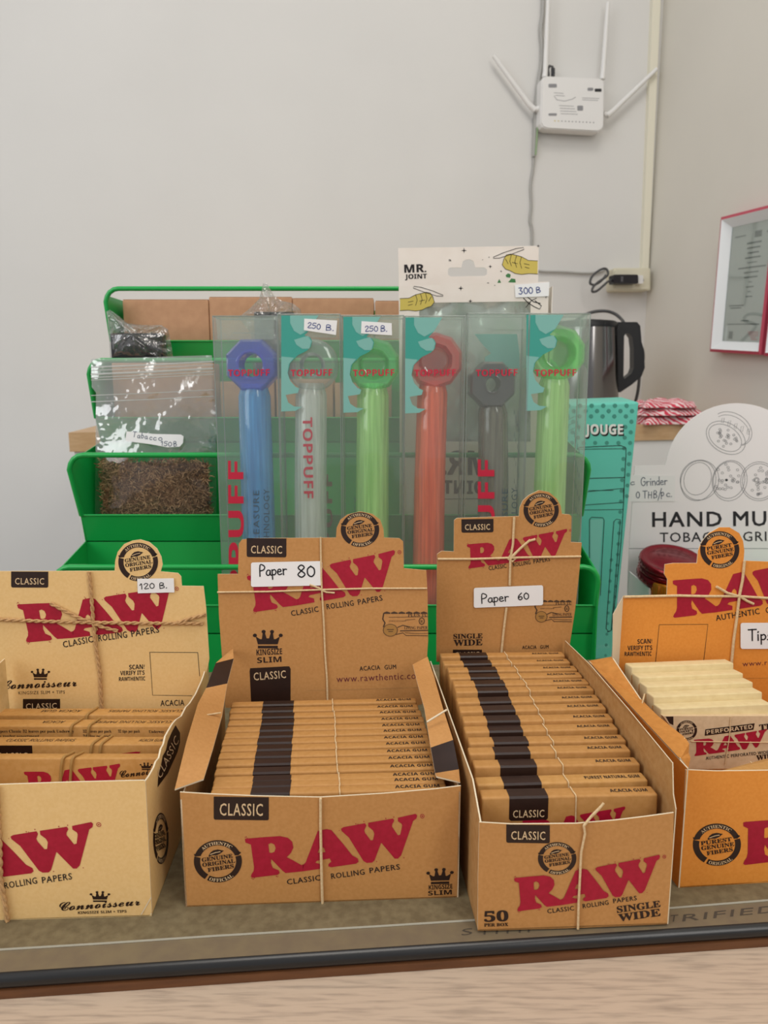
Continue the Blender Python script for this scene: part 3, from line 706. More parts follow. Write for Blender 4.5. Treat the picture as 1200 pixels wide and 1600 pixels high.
mb = MB(); sheet(mb, [a, aB, up(aB, 0.066), up(a, 0.06)], 0.0006, PALE_IN); mb.build('side_panel', box1)
# right wall, torn along its top
SD1 = surf3(b, bB, up(bB, .05))
mb = MB()
panel(mb, SD1, [(227,1221),(233,1213),(241,1199),(244,1190),(249,1184),(252,1170),(256,1163),(259,1150),(264,1141),(270,1131),(276,1124),(284,1119),(291,1105),(297,1099),(306,1085),(316,1063),(322,1045),(326,1028),(326,1100),(318,1170),(296,1270),(270,1345),(237,1431.5),(233,1330)], 0.0007, PALE, EDGEW)
mb.fill(SD1, [(246,1230),(247,1212),(252,1192),(254,1181),(259,1172),(262,1158),(268,1144),(274,1133),(281,1145),(281,1160),(277,1175),(262,1208)], DARK, 1)
mb.text(SD1, 'CLASSIC', (250,1218), (279,1158), 9, KINK, 'sans', 2, up=(-6, -10))
badge(mb, SD1, (251, 1310), 12, 40, words=('GENUINE','ORIGINAL','FIBERS'))
mb.build('side_panel', box1, label='torn pale side with dark patch')
BK1 = Surf(aB + V((0, 0.001, 0)), V((d1.y, -d1.x, 0.04)))
mb = MB()
panel(mb, BK1, [(-60,893),(0,892.5),(179,892),(180,876),(184,862),(194,850),(206,845),(219,843),(233,847),(245,857),(252,870),(254,882),(251,893),(278,895.5),(283,901),(284,915.5),(318,916),(322,950),(326,1014),(327,1030),(318,1075),(300,1120),(-180,1120),(-150,950)], 0.0007, PALE, EDGE)
tab(mb, BK1, 17.5, 893, 75.5, 918, 0.005, th=10)
badge(mb, BK1, (216, 878), 31, 30, rot=0.02)
logo(mb, BK1, [(26.7,945),(42.5,1003.4),(268,917)])
mb.text(BK1, 'CLASSIC', (99.5,1012), (146,1003), 10, BLACKINK, 'sans+8', 1)
mb.text(BK1, 'ROLLING', (154.5,1002), (199,996), 10, BLACKINK, 'sans+8', 1)
mb.text(BK1, 'PAPERS', (206,995), (249,988), 10, BLACKINK, 'sans+8', 1)
crown(mb, BK1, 48, 1044.5, 78.5, 1062, 0)
mb.text(BK1, 'Connoisseur', (3,1077), (120,1072), 15, DARK, 'script+8', 1)
mb.text(BK1, 'KINGSIZE SLIM + TIPS', (29,1085), (101.5,1083.5), 5, DARK, 'sans', 1)
tab(mb, BK1, 36, 1092, 94, 1118, 0, s=None); mb.text(BK1, 'CLASSIC', (41,1108), (89,1107), 9, KINK, 'sans+8', 2)
mb.text(BK1, 'SCAN!', (202,1046), (226,1045), 7, BLACKINK, 'bold', 1)
mb.text(BK1, "VERIFY IT'S", (188,1055), (226,1054), 6.5, BLACKINK, 'bold', 1)
mb.text(BK1, 'RAWTHENTIC', (186,1064), (227,1063), 6, BLACKINK, 'bold', 1)
mb.stroke(BK1, [(234,1019),(309,1019.5)], .8, BLACKINK, 1); mb.stroke(BK1, [(234,1019),(238.5,1086),(300,1087)], .8, BLACKINK, 1); mb.stroke(BK1, [(309,1019.5),(312,1056)], .8, BLACKINK, 1)
mb.text(BK1, 'ACACIA', (251,1103), (288,1102), 9, BLACKINK, 'sans+8', 1)
bp1 = mb.build('back_panel', box1)
sticker(bp1, BK1, [(215,904),(272,903),(273,925),(216,926.5)], [('120', (219,920), (243,918.5), 10, 1.3, PEN), ('B.', (249,919), (263,918), 9, 1.3, PEN)])
twine(bp1, BK1, [[(140,893),(143,920),(147,970),(151,1010),(157,1050),(160,1106)], [(-60,965),(0,967),(70,970),(147,972),(230,973),(318,973)], [(147,972),(125,965),(105,955),(80,942)], [(147,974),(165,980),(185,985)], [(322,959),(300,965),(275,973)]], 0.00062, TWINE2, strands=2, lift=9)
twine(box1, F1, [[(-4,1227),(1,1300),(3,1370),(10,1410),(14,1437)]], 0.00062, TWINE2, strands=2, lift=9)
BANDM = mat('tan_rubber_band', 'a27c44', 0.7)
def tips_pack(label, c0_, c1_, Y, ztop, t, h, lean, words_top, front=None, bands=(0.5, 0.56), flip=False):
    """pack of papers with tips: c0_, c1_ = left and right px of its top edge"""
    p0, p1 = P(*c0_, Y), P(*c1_, Y); yaw = math.atan2(p1.y-p0.y, p1.x-p0.x); w = 0.112
    r = thing('rolling_paper_pack', label, 'rolling papers', (0, 0, 0), 'banded packs in the pale left box')
    mb = MB(); mb.rbox((-w/2, -t/2, 0), (w/2, t/2, h), 0.0008, PACK2, 2)
    W, T = w*1000, t*1000
    top = Local((-w/2, t/2, h), (1, 0, 0), (0, -1, 0)); frt = Local((-w/2, -t/2, h), (1, 0, 0), (0, 0, -1))
    for s_, x0, x1 in words_top:
        if flip: mb.text(top, s_, (x1*W, T*.3), (x0*W, T*.3), T*.3, BLACKINK, 'ital', 1)
        else: mb.text(top, s_, (x0*W, T*.66), (x1*W, T*.66), T*.3, BLACKINK, 'ital', 1)
    if front: front(mb, frt, W)
    mb.build('cover', r)
    for k, bx in enumerate(bands):
        mb = MB(); x = bx*W; q = 1.6
        mb.tube([frt.pt(x-1, h*700, 4), frt.pt(x+.6, 4, 4), frt.pt(x+1.2, .2, 5), top.pt(x+1.6, T-.3, 5), top.pt(x+2.6, T*.4, 4), top.pt(x+3.2, .2, 4)], 0.0007, BANDM, 6)
        mb.build('rubber_band', r)
    p1c = p1 - V((math.cos(yaw), math.sin(yaw), 0))*(w/2)
    ztop = (p0.z+p1.z)/2; place(r, p1c.x, p1c.y - t/2*0.6, ztop-h, yaw, lean)
    return r
small = lambda mb, S, W: [mb.text(S, s_, (x0*W, y0), (x1*W, y0), 1.5, BLACKINK, 'serif', 1) for s_, x0, x1, y0 in (('Rolling Papers Classic 32 leaves per pack Underway', .1, .52, 3.4), ('Feuilles a rouler assortment', .1, .36, 6), ('32 leaves per pack', .56, .69, 3.4), ('24 tips per pack', .56, .69, 6), ('32 tips per pack', .72, .82, 3.4), ('Underway', .86, .93, 3.6))]
tips_pack('rearmost banded pack in the pale left box, against its back panel', (0,1108), (302,1112), 0.372, 0.0475, 0.0092, 0.0385, -0.04, (('ACACIA GUM', .28, .47), ('CLASSIC ROLLING PAPERS', .6, .95)), flip=True, bands=(.505,))
tips_pack('second banded pack from the rear in the pale left box', (0,1127), (285,1128), 0.3585, 0.0472, 0.0092, 0.0375, -0.05, (('ACACIA', .36, .46), ('CLASSIC ROLLING PAPERS', .6, .95)), front=small, flip=True, bands=(.5, .58))
def fr_c(mb, S, W):
    mb.fill(S, [(.2*W, .5), (.41*W, .5), (.41*W, 10), (.2*W, 10)], DARK, 1); mb.text(S, 'CLASSIC', (.24*W, 8), (.39*W, 8), 4, KINK, 'sans+8', 2)
    mb.fill(S, [(.74*W, 5.4), (.86*W, 3.6), (.88*W, 3.7), (.86*W, 6), (.74*W, 7)], RED, 1)
tips_pack('tilted banded pack second from the front in the pale left box', (0,1159), (268,1151), 0.341, 0.0415, 0.0095, 0.036, -0.05, (('CLASSIC ROLLING PAPERS', .28, .58), ('ACACIA GUM', .86, .97)), front=fr_c, bands=(.66, .70))
def fr_d(mb, S, W):
    g = lambda x, y: (W*(0.5+0.00336*(x-118)), (y-1204)*0.295+6.4)
    logo(mb, S, [(69,5.3),(76.6,16),(88.4,2.8)], src1, specks=False)
    mb.text(S, 'Connoisseur', (88.5,9), (111,6.6), 3.4, DARK, 'script+8', 1); crown(mb, S, 97.5, 2, 103.5, 5.4)
    mb.text(S, 'KINGSIZE SLIM + TIPS', (93,11), (109,10), 1, DARK, 'sans', 1)
tips_pack('frontmost banded pack in the pale left box showing its printed cover', (0,1203), (266,1168), 0.317, 0.0445, 0.007, 0.038, -0.16, (), front=fr_d, bands=(.545, .585))

# ---- orange box of filter tips (far right)
a, b = PZ(1062, 1387, ZB), PZ(1342, 1371, ZB); b = a + (b-a).normalized()*0.128
F4 = vplane(a, b); d4 = (b-a).normalized(); n4 = V((-d4.y, d4.x, 0)); yaw4 = math.atan2(d4.y, d4.x)
box4 = thing('tip_display_box', 'open orange brown filter tip box with sticker reading Tips', 'box', ((a+b)/2 + n4*0.06), G2)
mb = MB()
panel(mb, F4, [(1072,1203),(1120,1205),(1200,1204),(1500,1196),(1486,1363),(1200,1376.5),(1130,1384),(1062,1387),(1067,1300)], 0.0007, ORANGE, EDGEW)
badge(mb, F4, (1120, 1319.5), 37.5, 33, words=('PUREST','GENUINE','FIBERS'), low='ORIGINAL', rot=0.02)
logo(mb, F4, [(1161,1285),(1162.5,1351),(1283,1270)], [(50,207),(95,446),(560,142)], specks=False)
mb.build('front_panel', box4)
L4 = 0.108
aB, bB = a + n4*L4 + V((-0.0025, 0, 0)), b + n4*L4
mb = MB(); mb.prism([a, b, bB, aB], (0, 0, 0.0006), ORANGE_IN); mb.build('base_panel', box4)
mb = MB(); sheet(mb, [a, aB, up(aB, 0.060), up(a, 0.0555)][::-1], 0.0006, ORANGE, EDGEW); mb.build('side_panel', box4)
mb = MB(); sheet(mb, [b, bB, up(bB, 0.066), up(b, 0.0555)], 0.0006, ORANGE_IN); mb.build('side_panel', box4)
mb = MB()
zf = up(a.lerp(aB, .06), 0.0565); zb_ = up(aB, 0.0605)
fl4 = [zf, zb_, P(957,1026,zb_.y-0.002), P(1003,1094,.350), P(1040,1130,.324), P(1071,1153,.304), P(1077,1162,.300), P(1076,1176,.2965), P(1079,1184,.294), P(1075.5,1200,.289)]
mb.prism(fl4, (-0.0006, 0, 0), ORANGE_IN, EDGEW)
mb.tube([P(1009,1086,.349)+V((-.001,-.001,.001)), P(1004,1112,.341)+V((-.002,-.002,.001))], 0.0004, TWINE, 5)
mb.build('side_flap', box4, label='orange flap with pale cut edge')
BK4 = Surf(aB + V((0, 0.001, 0)), V((d4.y, -d4.x, 0.02)))
mb = MB()
panel(mb, BK4, [(974,931.5),(1000,932),(1042,931),(1043,905),(1038,897),(1039,882),(1052,880),(1089,880),(1091,860),(1097,846),(1108,833),(1124,824),(1140,824),(1155,833),(1161,845),(1163,860),(1162,876),(1200,877.5),(1288,875),(1292,925),(1316,925),(1316,1120),(972,1120),(967,1040)], 0.0007, ORANGE, EDGE)
badge(mb, BK4, (1124.5, 859), 30.5, 29, words=('PUREST','GENUINE','FIBERS'), low='ORIGINAL', rot=0.03)
logo(mb, BK4, [(1051,907.5),(1053,965),(1157,894)], [(50,207),(95,446),(560,142)], specks=False)
mb.text(BK4, 'AUTHENTIC', (1119,970), (1187,959), 9, BLACKINK, 'sans+8', 1); mb.text(BK4, 'ORGANIC', (1197,958), (1240,952), 9, BLACKINK, 'sans+8', 1)
mb.text(BK4, 'SCAN!', (996,1006), (1019,1005), 7, BLACKINK, 'bold', 1)
mb.text(BK4, "VERIFY IT'S", (980.5,1016), (1019,1015.5), 7, BLACKINK, 'bold', 1)
mb.text(BK4, 'RAWTHENTIC', (976,1025), (1018,1024.5), 6.5, BLACKINK, 'bold', 1)
mb.stroke(BK4, [(1024,1036),(1030,976),(1106,975.5),(1099,1036)], .8, BLACKINK, 1)
mb.text(BK4, 'www.rawthentic.com', (1160,1041), (1285,1034), 8, URLINK, 'sans', 1)
mb.stroke(BK4, [(1155,1060),(1300,1058)], .8, ORANGE_IN, 1)
bp4 = mb.build('back_panel', box4)
mb = MB(); mb.prism([BK4.pt(974,932), BK4.pt(967,1040), P(957,1038,aB.y-0.004), P(958,960,aB.y-0.004)], (0, 0.0006, 0), EDGEW); mb.build('side_gusset', box4, label='pale uncoated inside fold')
sticker(bp4, BK4, rrect(1156, 972.5, 1262, 1013, 3.5, -0.004), [('Tips', (1168,1000), (1206,999), 17, 2.1, PEN)])
twine(bp4, BK4, [[(1162,876),(1159,905),(1154,930),(1150,965),(1145,1000),(1143,1022),(1141,1042)], [(974,932),(1060,930),(1100,931),(1153,931),(1200,934),(1312,936)], [(1153,931),(1135,926),(1118,916)], [(1153,930),(1165,938),(1176,943)]], 0.0008, TWINE, lift=7)
tipg = 'cream filter tip booklets stacked in the orange box'
def tip_book():
    r = thing('filter_tip_booklet', 'x', 'filter tips', (0, 0, 0), tipg)
    mb = MB(); mb.rbox((-0.029, -0.0043, 0), (0.029, 0.0043, 0.056), 0.0006, CREAM, 2); mb.build('paper_block', r)
    mb = MB(); mb.rbox((-0.0292, 0.00435, 0), (0.0292, 0.0047, 0.0548), 0.0001, PACK, 1); mb.build('cover', r)
    return r
proto = tip_book()
for i, (yl, xl, yr_, xr_, Y) in enumerate(((1104,1027,1100,1196,.3465),(1085,1012,1082,1185,.3555),(1070,1000,1066,1172,.3645),(1055,988,1053,1157,.3735),(1039.5,976,1036,1143,.3825))):
    o = proto if i == 0 else copy_tree(proto)
    c = P((xl+xr_)/2+2, (yl+yr_)/2, Y)
    place(o, c.x+0.0015, Y-0.003, c.z-0.056, yaw4+0.02, -0.10, 0.0)
    o['label'] = ('frontmost', 'second from the front', 'middle', 'fourth from the front', 'rearmost')[i] + ' of the five cream filter tip booklets in the orange box'
r = thing('filter_tip_pack', 'printed perforated filter tip pack standing before the cream booklets', 'filter tips', (0.16, 0.335, 0.01))
S4 = Surf((0.15, 0.334, 0), V((d4.y, -d4.x, 0.12)))
mb = MB()
TIPC = mat('tip_pack_card', 'cdb28c', 0.6, col2='d6bc97', scale=400)
panel(mb, S4, [(1036,1119),(1240,1119),(1236,1200),(1074,1202),(1066,1160)], 0.006, TIPC, TIPC)
mb.fill(S4, [(1040,1119.5),(1052,1119.5),(1052,1133),(1046,1130)], DARK, 1)
badge(mb, S4, (1073, 1141), 16, 15.5, words=('PUREST','SOFT','FIBERS'), low='ORIGINAL', fine=False)
mb.fill(S4, [(1102,1139.5),(1179,1130),(1177,1140),(1101,1149.5)], DARK, 1); mb.text(S4, 'PERFORATED', (1104,1147), (1176,1138), 6, TIPC, 'bold', 2)
mb.text(S4, 'TIPS', (1187,1141), (1222,1137), 9, DARK, 'serif+15', 1)
logo(mb, S4, [(1084,1156),(1085.6,1181),(1138,1149)], [(50,207),(95,446),(560,142)], specks=False)
mb.text(S4, 'AUTHENTIC PERFORATED WIDE TIPS', (1103,1187), (1215,1176), 5, BLACKINK, 'sans+8', 1)
mb.text(S4, 'WIDE', (1182,1188), (1215,1185), 8, DARK, 'serif+14', 1)
mb.build('cover', r)
twine(r, S4, [[(1141,1120),(1139,1150),(1135,1175),(1132,1195)], [(1079,1158),(1140,1159),(1230,1160)]], 0.00025, TWINE, name='thread', lift=4)
r = thing('filter_tip_pack', 'brown filter tip pack lying slanted just inside the orange box front', 'filter tips', (0.17, 0.31, 0.01))
mb = MB()
sl = [P(1135,1203,.296), P(1210,1180,.300), P(1260,1182,.315), P(1150,1196,.309)]
mb.prism([P(1120,1206,.293), P(1260,1204,.293), P(1260,1176,.3135), P(1195,1186,.3135)], (0, 0, -0.006), PACK2); 
mb.tube([P(1172,1192,.3085)+V((0,0,.0006)), P(1186,1205,.297)+V((0,0,.0006))], 0.0003, TWINE, 5)
mb.build('cover', r)

# ------------------------------------------------------------------ green four-tier rack
XL, XR = -0.261, 0.170
Yr = [0.570, 0.612, 0.667, 0.7185]; yr = [886, 711, 563, 451]
Yl = [0.574, 0.629, 0.676, 0.727]; yl = [946, 805, 653, 533]
Yc = [0.578, 0.636, 0.686, 0.732]; yc = [989, 845, 690, 562]
zr = [P(600, y, Y).z for y, Y in zip(yr, Yr)]; zl = [P(600, y, Y).z for y, Y in zip(yl, Yl)]; zc = [P(600, y, Y).z for y, Y in zip(yc, Yc)]
xr_t = [0.170, 0.170, 0.154, 0.154]
rack = thing('display_rack', 'green metal four-tier display rack behind the front boxes', 'rack', (-0.05, 0.65, ZC))
YB = 0.80
for i in range(4):
    xr0 = xr_t[i]; mb = MB()
    zlow = ZC+.0004 if i == 0 else zc[i-1]
    yb = Yc[i+1] if i < 3 else YB
    mb.prism([V((XL, Yc[i], zlow)), V((xr0, Yc[i], zlow)), V((xr0, Yc[i], zc[i])), V((XL, Yc[i], zc[i]))], (0, 0.0009, 0), GREEN)
    mb.prism([V((XL, Yc[i], zc[i])), V((xr0, Yc[i], zc[i])), V((xr0, yb, zc[i])), V((XL, yb, zc[i]))], (0, 0, -0.0009), GREEN)
    mb.prism([V((XL, Yc[i], zc[i])), V((xr0, Yc[i], zc[i])), V((xr0, Yl[i], zl[i])), V((XL, Yl[i], zl[i]))], (0, 0.0009, 0), GREEN)
    mb.tube([(XL, Yl[i], zl[i]), (xr0, Yl[i], zl[i])], 0.0009, GREEN, 6)
    if i == 3:
        mb.prism([V((XL, YB, ZC+.0004)), V((xr0, YB, ZC+.0004)), V((xr0, YB, zr[3]-0.012)), V((XL, YB, zr[3]-0.012))], (0, 0.0009, 0), GREEN)
    mb.build('tray', rack)
    for X, sx in ((XL, 1), (xr0, -1)):
        ztop_b = zc[i+1] if i < 3 else zr[3]-0.006
        mb = MB()
        mb.prism([V((X, Yc[i], zlow if i == 0 else zc[i]-0.002)), V((X, yb, zlow if i == 0 else zc[i]-0.002)), V((X, yb, ztop_b)), V((X, Yr[i]+0.001, zr[i]-0.006)), V((X, Yl[i], zl[i]))], (sx*-0.0009, 0, 0), GREEN)
        mb.build('side_panel', rack)
    mb = MB(); q = 0.012
    path = [V((XL, Yl[i], zl[i])), V((XL-.0005, Yr[i], zr[i]-q))]
    path += [V((XL+q*(1-math.cos(t)), Yr[i], zr[i]-q+q*math.sin(t))) for t in (0.4, 0.8, 1.2, 1.57)]
    path += [V((xr0-q+q*math.sin(t), Yr[i], zr[i]-q+q*math.cos(t))) for t in (0, 0.4, 0.8, 1.2, 1.57)]
    path += [V((xr0, Yl[i], zl[i]))]
    mb.tube(path, 0.0022, GREEN, 10); mb.build('wire_rim', rack)
# front corner upright of the lowest tier
mb = MB(); mb.prism([V((XR, 0.5695, ZC+.0004)), V((XR, 0.5785, ZC+.0004)), V((XR-.0005, .6355, zc[1]-.002)), V((XR-.0005, 0.5695, zr[0]-0.006))], (0.0011, 0, 0), GREEN); mb.build('corner_upright', rack)

# ------------------------------------------------------------------ plain cartons on the upper tiers
CARTON = mat('plain_brown_carton', 'b88b69', 0.75, col2='c09370', scale=120, bump=0.06, bscale=500)
CARTON_D = mat('carton_gap', '6f4e37', 0.8)
def carton(x0, x1, ytop, Y, zb, dep, label, tilt=0.0):
    p, q = P(x0, ytop, Y), P(x1, ytop, Y)
    r = thing('carton', label, 'carton', ((p.x+q.x)/2, Y+dep/2, zb), 'plain brown cartons on the rack')
    zb += 0.0005; r.location.z = zb
    mb = MB(); mb.rbox((p.x, Y, zb), (q.x, Y+dep, p.z-0.0006), 0.0008, CARTON, 2); mb.build('carton_body', r)
    mb = MB(); m_ = (p.x+q.x)/2
    mb.prism([V((p.x+.0006, Y+.0008, p.z-.0004)), V((q.x-.0006, Y+.0008, p.z-.0004)), V((q.x-.0006, Y+dep*.49, p.z-.0004)), V((p.x+.0006, Y+dep*.49, p.z-.0004))], (0, 0, 0.0006), CARTON); mb.build('top_flap', r)
    return r
zf4 = zc[3]; 
carton(191, 325, 468, 0.741, zf4, 0.05, 'leftmost brown carton on the top tier under the wire rim')
carton(326, 456, 464, 0.742, zf4, 0.05, 'second brown carton from the left on the top tier')
carton(457, 584, 466, 0.741, zf4, 0.05, 'third brown carton from the left on the top tier')
carton(586, 700, 470, 0.742, zf4, 0.05, 'rightmost brown carton on the top tier behind the cream hang box')
carton(174, 330, 566, 0.692, zc[2], 0.035, 'brown carton on the third tier behind the tobacco bag')
carton(344, 428, 596, 0.691, zc[2], 0.036, 'brown carton on the third tier behind the blue pipe')
carton(431, 520, 592, 0.692, zc[2], 0.036, 'brown carton on the third tier behind the colourless pipe')
carton(523, 612, 598, 0.691, zc[2], 0.036, 'brown carton on the third tier behind the bright green pipe')
mb = MB()
FOIL = mat('silver_foil', 'dedcd8', 0.22, metal=0.9, bump=0.6, bscale=120)

# ------------------------------------------------------------------ black items in crumpled clear wrap
WRAP = clear('crumpled_clear_wrap', 'f6f7f5', haze=0.06, gloss_rough=0.10, gloss=1.2, bump=0.9, bscale=150, base=0.10)
BLACKP = mat('black_box_plastic', '1b1a20', 0.35, spec=0.5, bump=0.1, bscale=90)
def crumple(name, parent, outline, Y, dep, amp, m, seed):
    """a closed, wrinkled sleeve of thin plastic around an outline of pixels"""
    rnd = random.Random(seed); n = len(outline); rings = []
    for k, (dy, sc) in enumerate(((0, 1.0), (0.0, 0.6), (0.0, 0.25))):
        pass
    cx = sum(p[0] for p in outline)/n; cy = sum(p[1] for p in outline)/n
    vs = []; fs = []; L = (1.0, 0.86, 0.66, 0.42, 0.2)
    for side in (-1, 1):
        base = len(vs)
        for li, sc in enumerate(L):
            for j, (x, y) in enumerate(outline):
                d = dep*(1-(sc)**3)*side + rnd.uniform(-amp, amp)*(0.3 if li == 0 else 1)
                if li == 0: d = 0
                vs.append(P(cx+(x-cx)*sc, cy+(y-cy)*sc, Y) + V((rnd.uniform(-amp, amp)*.4 if li else 0, d, rnd.uniform(-amp, amp)*.4 if li else 0)))
        for li in range(len(L)-1):
            for j in range(n):
                A, B = base+li*n+j, base+li*n+(j+1) % n; fs.append((A, B, B+n, A+n))
        c = len(vs); vs.append(P(cx, cy, Y)+V((0, dep*side, 0)))
        for j in range(n): fs.append((base+(len(L)-1)*n+j, base+(len(L)-1)*n+(j+1) % n, c))
    mb = MB(); mb.mesh(vs, fs, m, False); o = mb.build(name, parent)
    return o
def densify(pts, k=3):
    out = []
    for i, p in enumerate(pts):
        q = pts[(i+1) % len(pts)]
        out += [(p[0]+(q[0]-p[0])*t/k, p[1]+(q[1]-p[1])*t/k) for t in range(k)]
    return out
def wrapped(label, box_px, Y, outline, seed, loc):
    r = thing('wrapped_black_box', label, 'wrapped box', loc, 'black boxes in clear wrap on the rack')
    mb = MB(); (x0, y0, x1, y1) = box_px; p, q = P(x0, y0, Y), P(x1, y1, Y)
    bmn = MB(); bmn.rbox((p.x, Y-.006, q.z), (q.x, Y+.008, p.z), .0015, BLACKP, 2); bmn.build('black_box', r)
    crumple('plastic_wrap', r, densify(outline), Y, 0.0125, 0.0022, WRAP, seed)
    return r
wrapped('black box in crumpled clear wrap at the left end of the rack', (175,521,258,563), 0.700, [(168,497),(166,487),(172,484),(184,498),(200,505),(225,508),(252,508),(263,515),(268,540),(271,563),(262,566),(215,564),(172,564),(171,540)], 5, P(215,563,0.700))
wrapped('black box in clear wrap with a pointed top above the blue pipe', (398,488,462,593), 0.700, [(405,467),(411,443),(417,443),(428,462),(440,470),(458,474),(470,484),(474,510),(473,595),(396,595),(392,520),(372,496),(388,484)], 9, P(430,590,0.700))

# ------------------------------------------------------------------ bag of loose tobacco
BAGLOW = clear('zip_bag_film_low', 'fbfcfb', haze=0.04, gloss_rough=0.12, gloss=1.0, bump=0.5, bscale=40, base=0.03)
BAGM = clear('zip_bag_film', 'fafcfa', haze=0.15, gloss_rough=0.10, gloss=1.6, bump=1.0, bscale=64, base=0.16)
ZIPM = clear('zip_strip', 'f0f4f0', haze=0.4, gloss_rough=0.15, gloss=1.2, base=0.15)
bag = thing('zip_bag', 'clear zip bag of loose brown tobacco on the second tier', 'bag', P(245, 845, 0.650))
def bag_sheet(side, seed):
    rnd = random.Random(seed); nx, ny = 22, 30; vs = []
    for j in range(ny+1):
        v = j/ny
        for i in range(nx+1):
            u = i/nx
            x0 = 142+8*v if v < .2 else 150+(v-.2)*(-2); x1 = 331+7*min(v*5, 1)
            x = x0+(x1-x0)*u; y = 559+(824-559)*v + (1-v)*(2-6*u)
            bul = math.sin(math.pi*u)**0.6 * (0.002 + 0.0105*min(1, max(0, (v-.30)/.35)) * (math.sin(math.pi*min(1, (1-v)*2.4+0.04)/2)**.5))
            w = 0.0011*math.sin(9*u+7*v+seed)*math.sin(13*v+3*u) + rnd.uniform(-.0006, .0006)
            p = P(x, y, 0.650 + 0.006*(1-v)); p.y += side*max(bul + w*(1 if 0 < i < nx else 0), 0.0)
            vs.append(p)
    fs = [(j*(nx+1)+i, j*(nx+1)+i+1, (j+1)*(nx+1)+i+1, (j+1)*(nx+1)+i) for j in range(ny) for i in range(nx)]
    return vs, fs
mb = MB()
for sd, s_ in ((-1, 1), (1, 4)):
    vs, fs = bag_sheet(sd, s_); cut_ = 22*17; mb.mesh(vs, fs[:cut_], BAGM, True); mb.mesh(vs, fs[cut_:], BAGLOW, True)
mb.build('film', bag)
mb = MB(); SB = Surf((0, 0.649, 0), (0, -1, 0))
for y, w in ((572,2.2),(577,1.4),(583,3.0),(588,1.6),(592,1.3),(616,1.2),(626,1.5)):
    mb.tube([SB.pt(143, y+2, 8), SB.pt(240, y-2, 14), SB.pt(334, y-7, 8)], w*0.0003, ZIPM, 6)
mb.build('zip_seal', bag)
SBL = Surf(P(240, 690, 0.640), V((0.02, -1, 0.1)))
mb = MB(); lp = [(198,674),(240,678),(283,679),(287,682),(286,692),(281,698),(262,699),(235,694),(196,689)]
mb.prism([SBL.pt(x, y, 3) for x, y in lp], (0, 0.0002, 0), STICK)
for s_, p0, p1, h in (('T', (207,682), (213,683), 8), ('a', (214,684), (219,685), 9), ('b', (220,684), (225,685), 9), ('a', (226,686), (231,686), 9), ('c', (233,687), (238,687.5), 9), ('c', (239,688), (245,688), 9), ('o', (247,688), (254,688.5), 9), ('150', (251,696), (269,697.5), 8), ('B', (271,697.5), (277,697), 8)):
    handwrite(mb, SBL, s_, p0, p1, h, 1.1, GREYPEN, 4)
mb.build('price_label', bag, label='white paper label with handwritten name and price')
rnd = random.Random(12)
TOB = [mat('tobacco_%s' % n, c, 0.85) for n, c in (('dark', '4f3622'), ('brown', '6e4d32'), ('mid', '8c6848'), ('light', 'b28e68'))]
mb = MB(); TX0, TX1 = P(156, 760, .650).x, P(331, 760, .650).x; TZ0, TZ1 = P(240, 826, .650).z, P(240, 716, .650).z
vs, fs = [], []
for j in range(9):
    for i in range(17):
        u, v = i/16, j/8; e = (math.sin(math.pi*u)*math.sin(math.pi*min(1, v*.9+.05)))**.4 if 0 < i < 16 else 0
        vs.append(V((TX0+.003+(TX1-TX0-.006)*u, .650-.0055*e, TZ0+.002+(TZ1-TZ0-.006)*v)))
fs = [(j*17+i, j*17+i+1, (j+1)*17+i+1, (j+1)*17+i) for j in range(8) for i in range(16)]
mb.mesh(vs, fs, TOB[0]); mb.mesh([V((v.x, 1.3-v.y, v.z)) for v in vs], fs, TOB[0])
for k in range(5200):
    u, v = rnd.random(), rnd.random()**1.1
    e = (math.sin(math.pi*u)*math.sin(math.pi*min(1, v*.85+.08)))**.4
    top = 1 + 0.06*math.sin(u*11)+0.04*math.sin(u*29)
    p = V((TX0+.002+(TX1-TX0-.004)*u, .650-(.0062*e)*rnd.choice((1, 1, 1, -1))-rnd.uniform(0, .0008), TZ0+.002+(TZ1-TZ0-.003)*v*top))
    an = rnd.uniform(0, 6.28); l = rnd.uniform(.002, .0068); bend = rnd.uniform(-.9, .9); w = rnd.uniform(.00016, .00042)
    m_ = TOB[rnd.choices((0, 1, 2, 3), (2, 4, 4, 2.2))[0]]; q = []; ang = an; c = p.copy()
    for s_ in range(4):
        nrm = V((-math.sin(ang), 0, math.cos(ang))); q.append((c-nrm*w, c+nrm*w))
        c = c + V((math.cos(ang), rnd.uniform(-.25, .25), math.sin(ang)))*l/3; ang += bend/2
    mb.mesh([a_ for t in q for a_ in t], [(2*i, 2*i+1, 2*i+3, 2*i+2) for i in range(3)], m_)
mb.build('loose_tobacco', None, loc=(-0.2, .650, TZ0), label='loose shredded brown tobacco filling the bottom of the zip bag', cat='tobacco', kind='stuff')

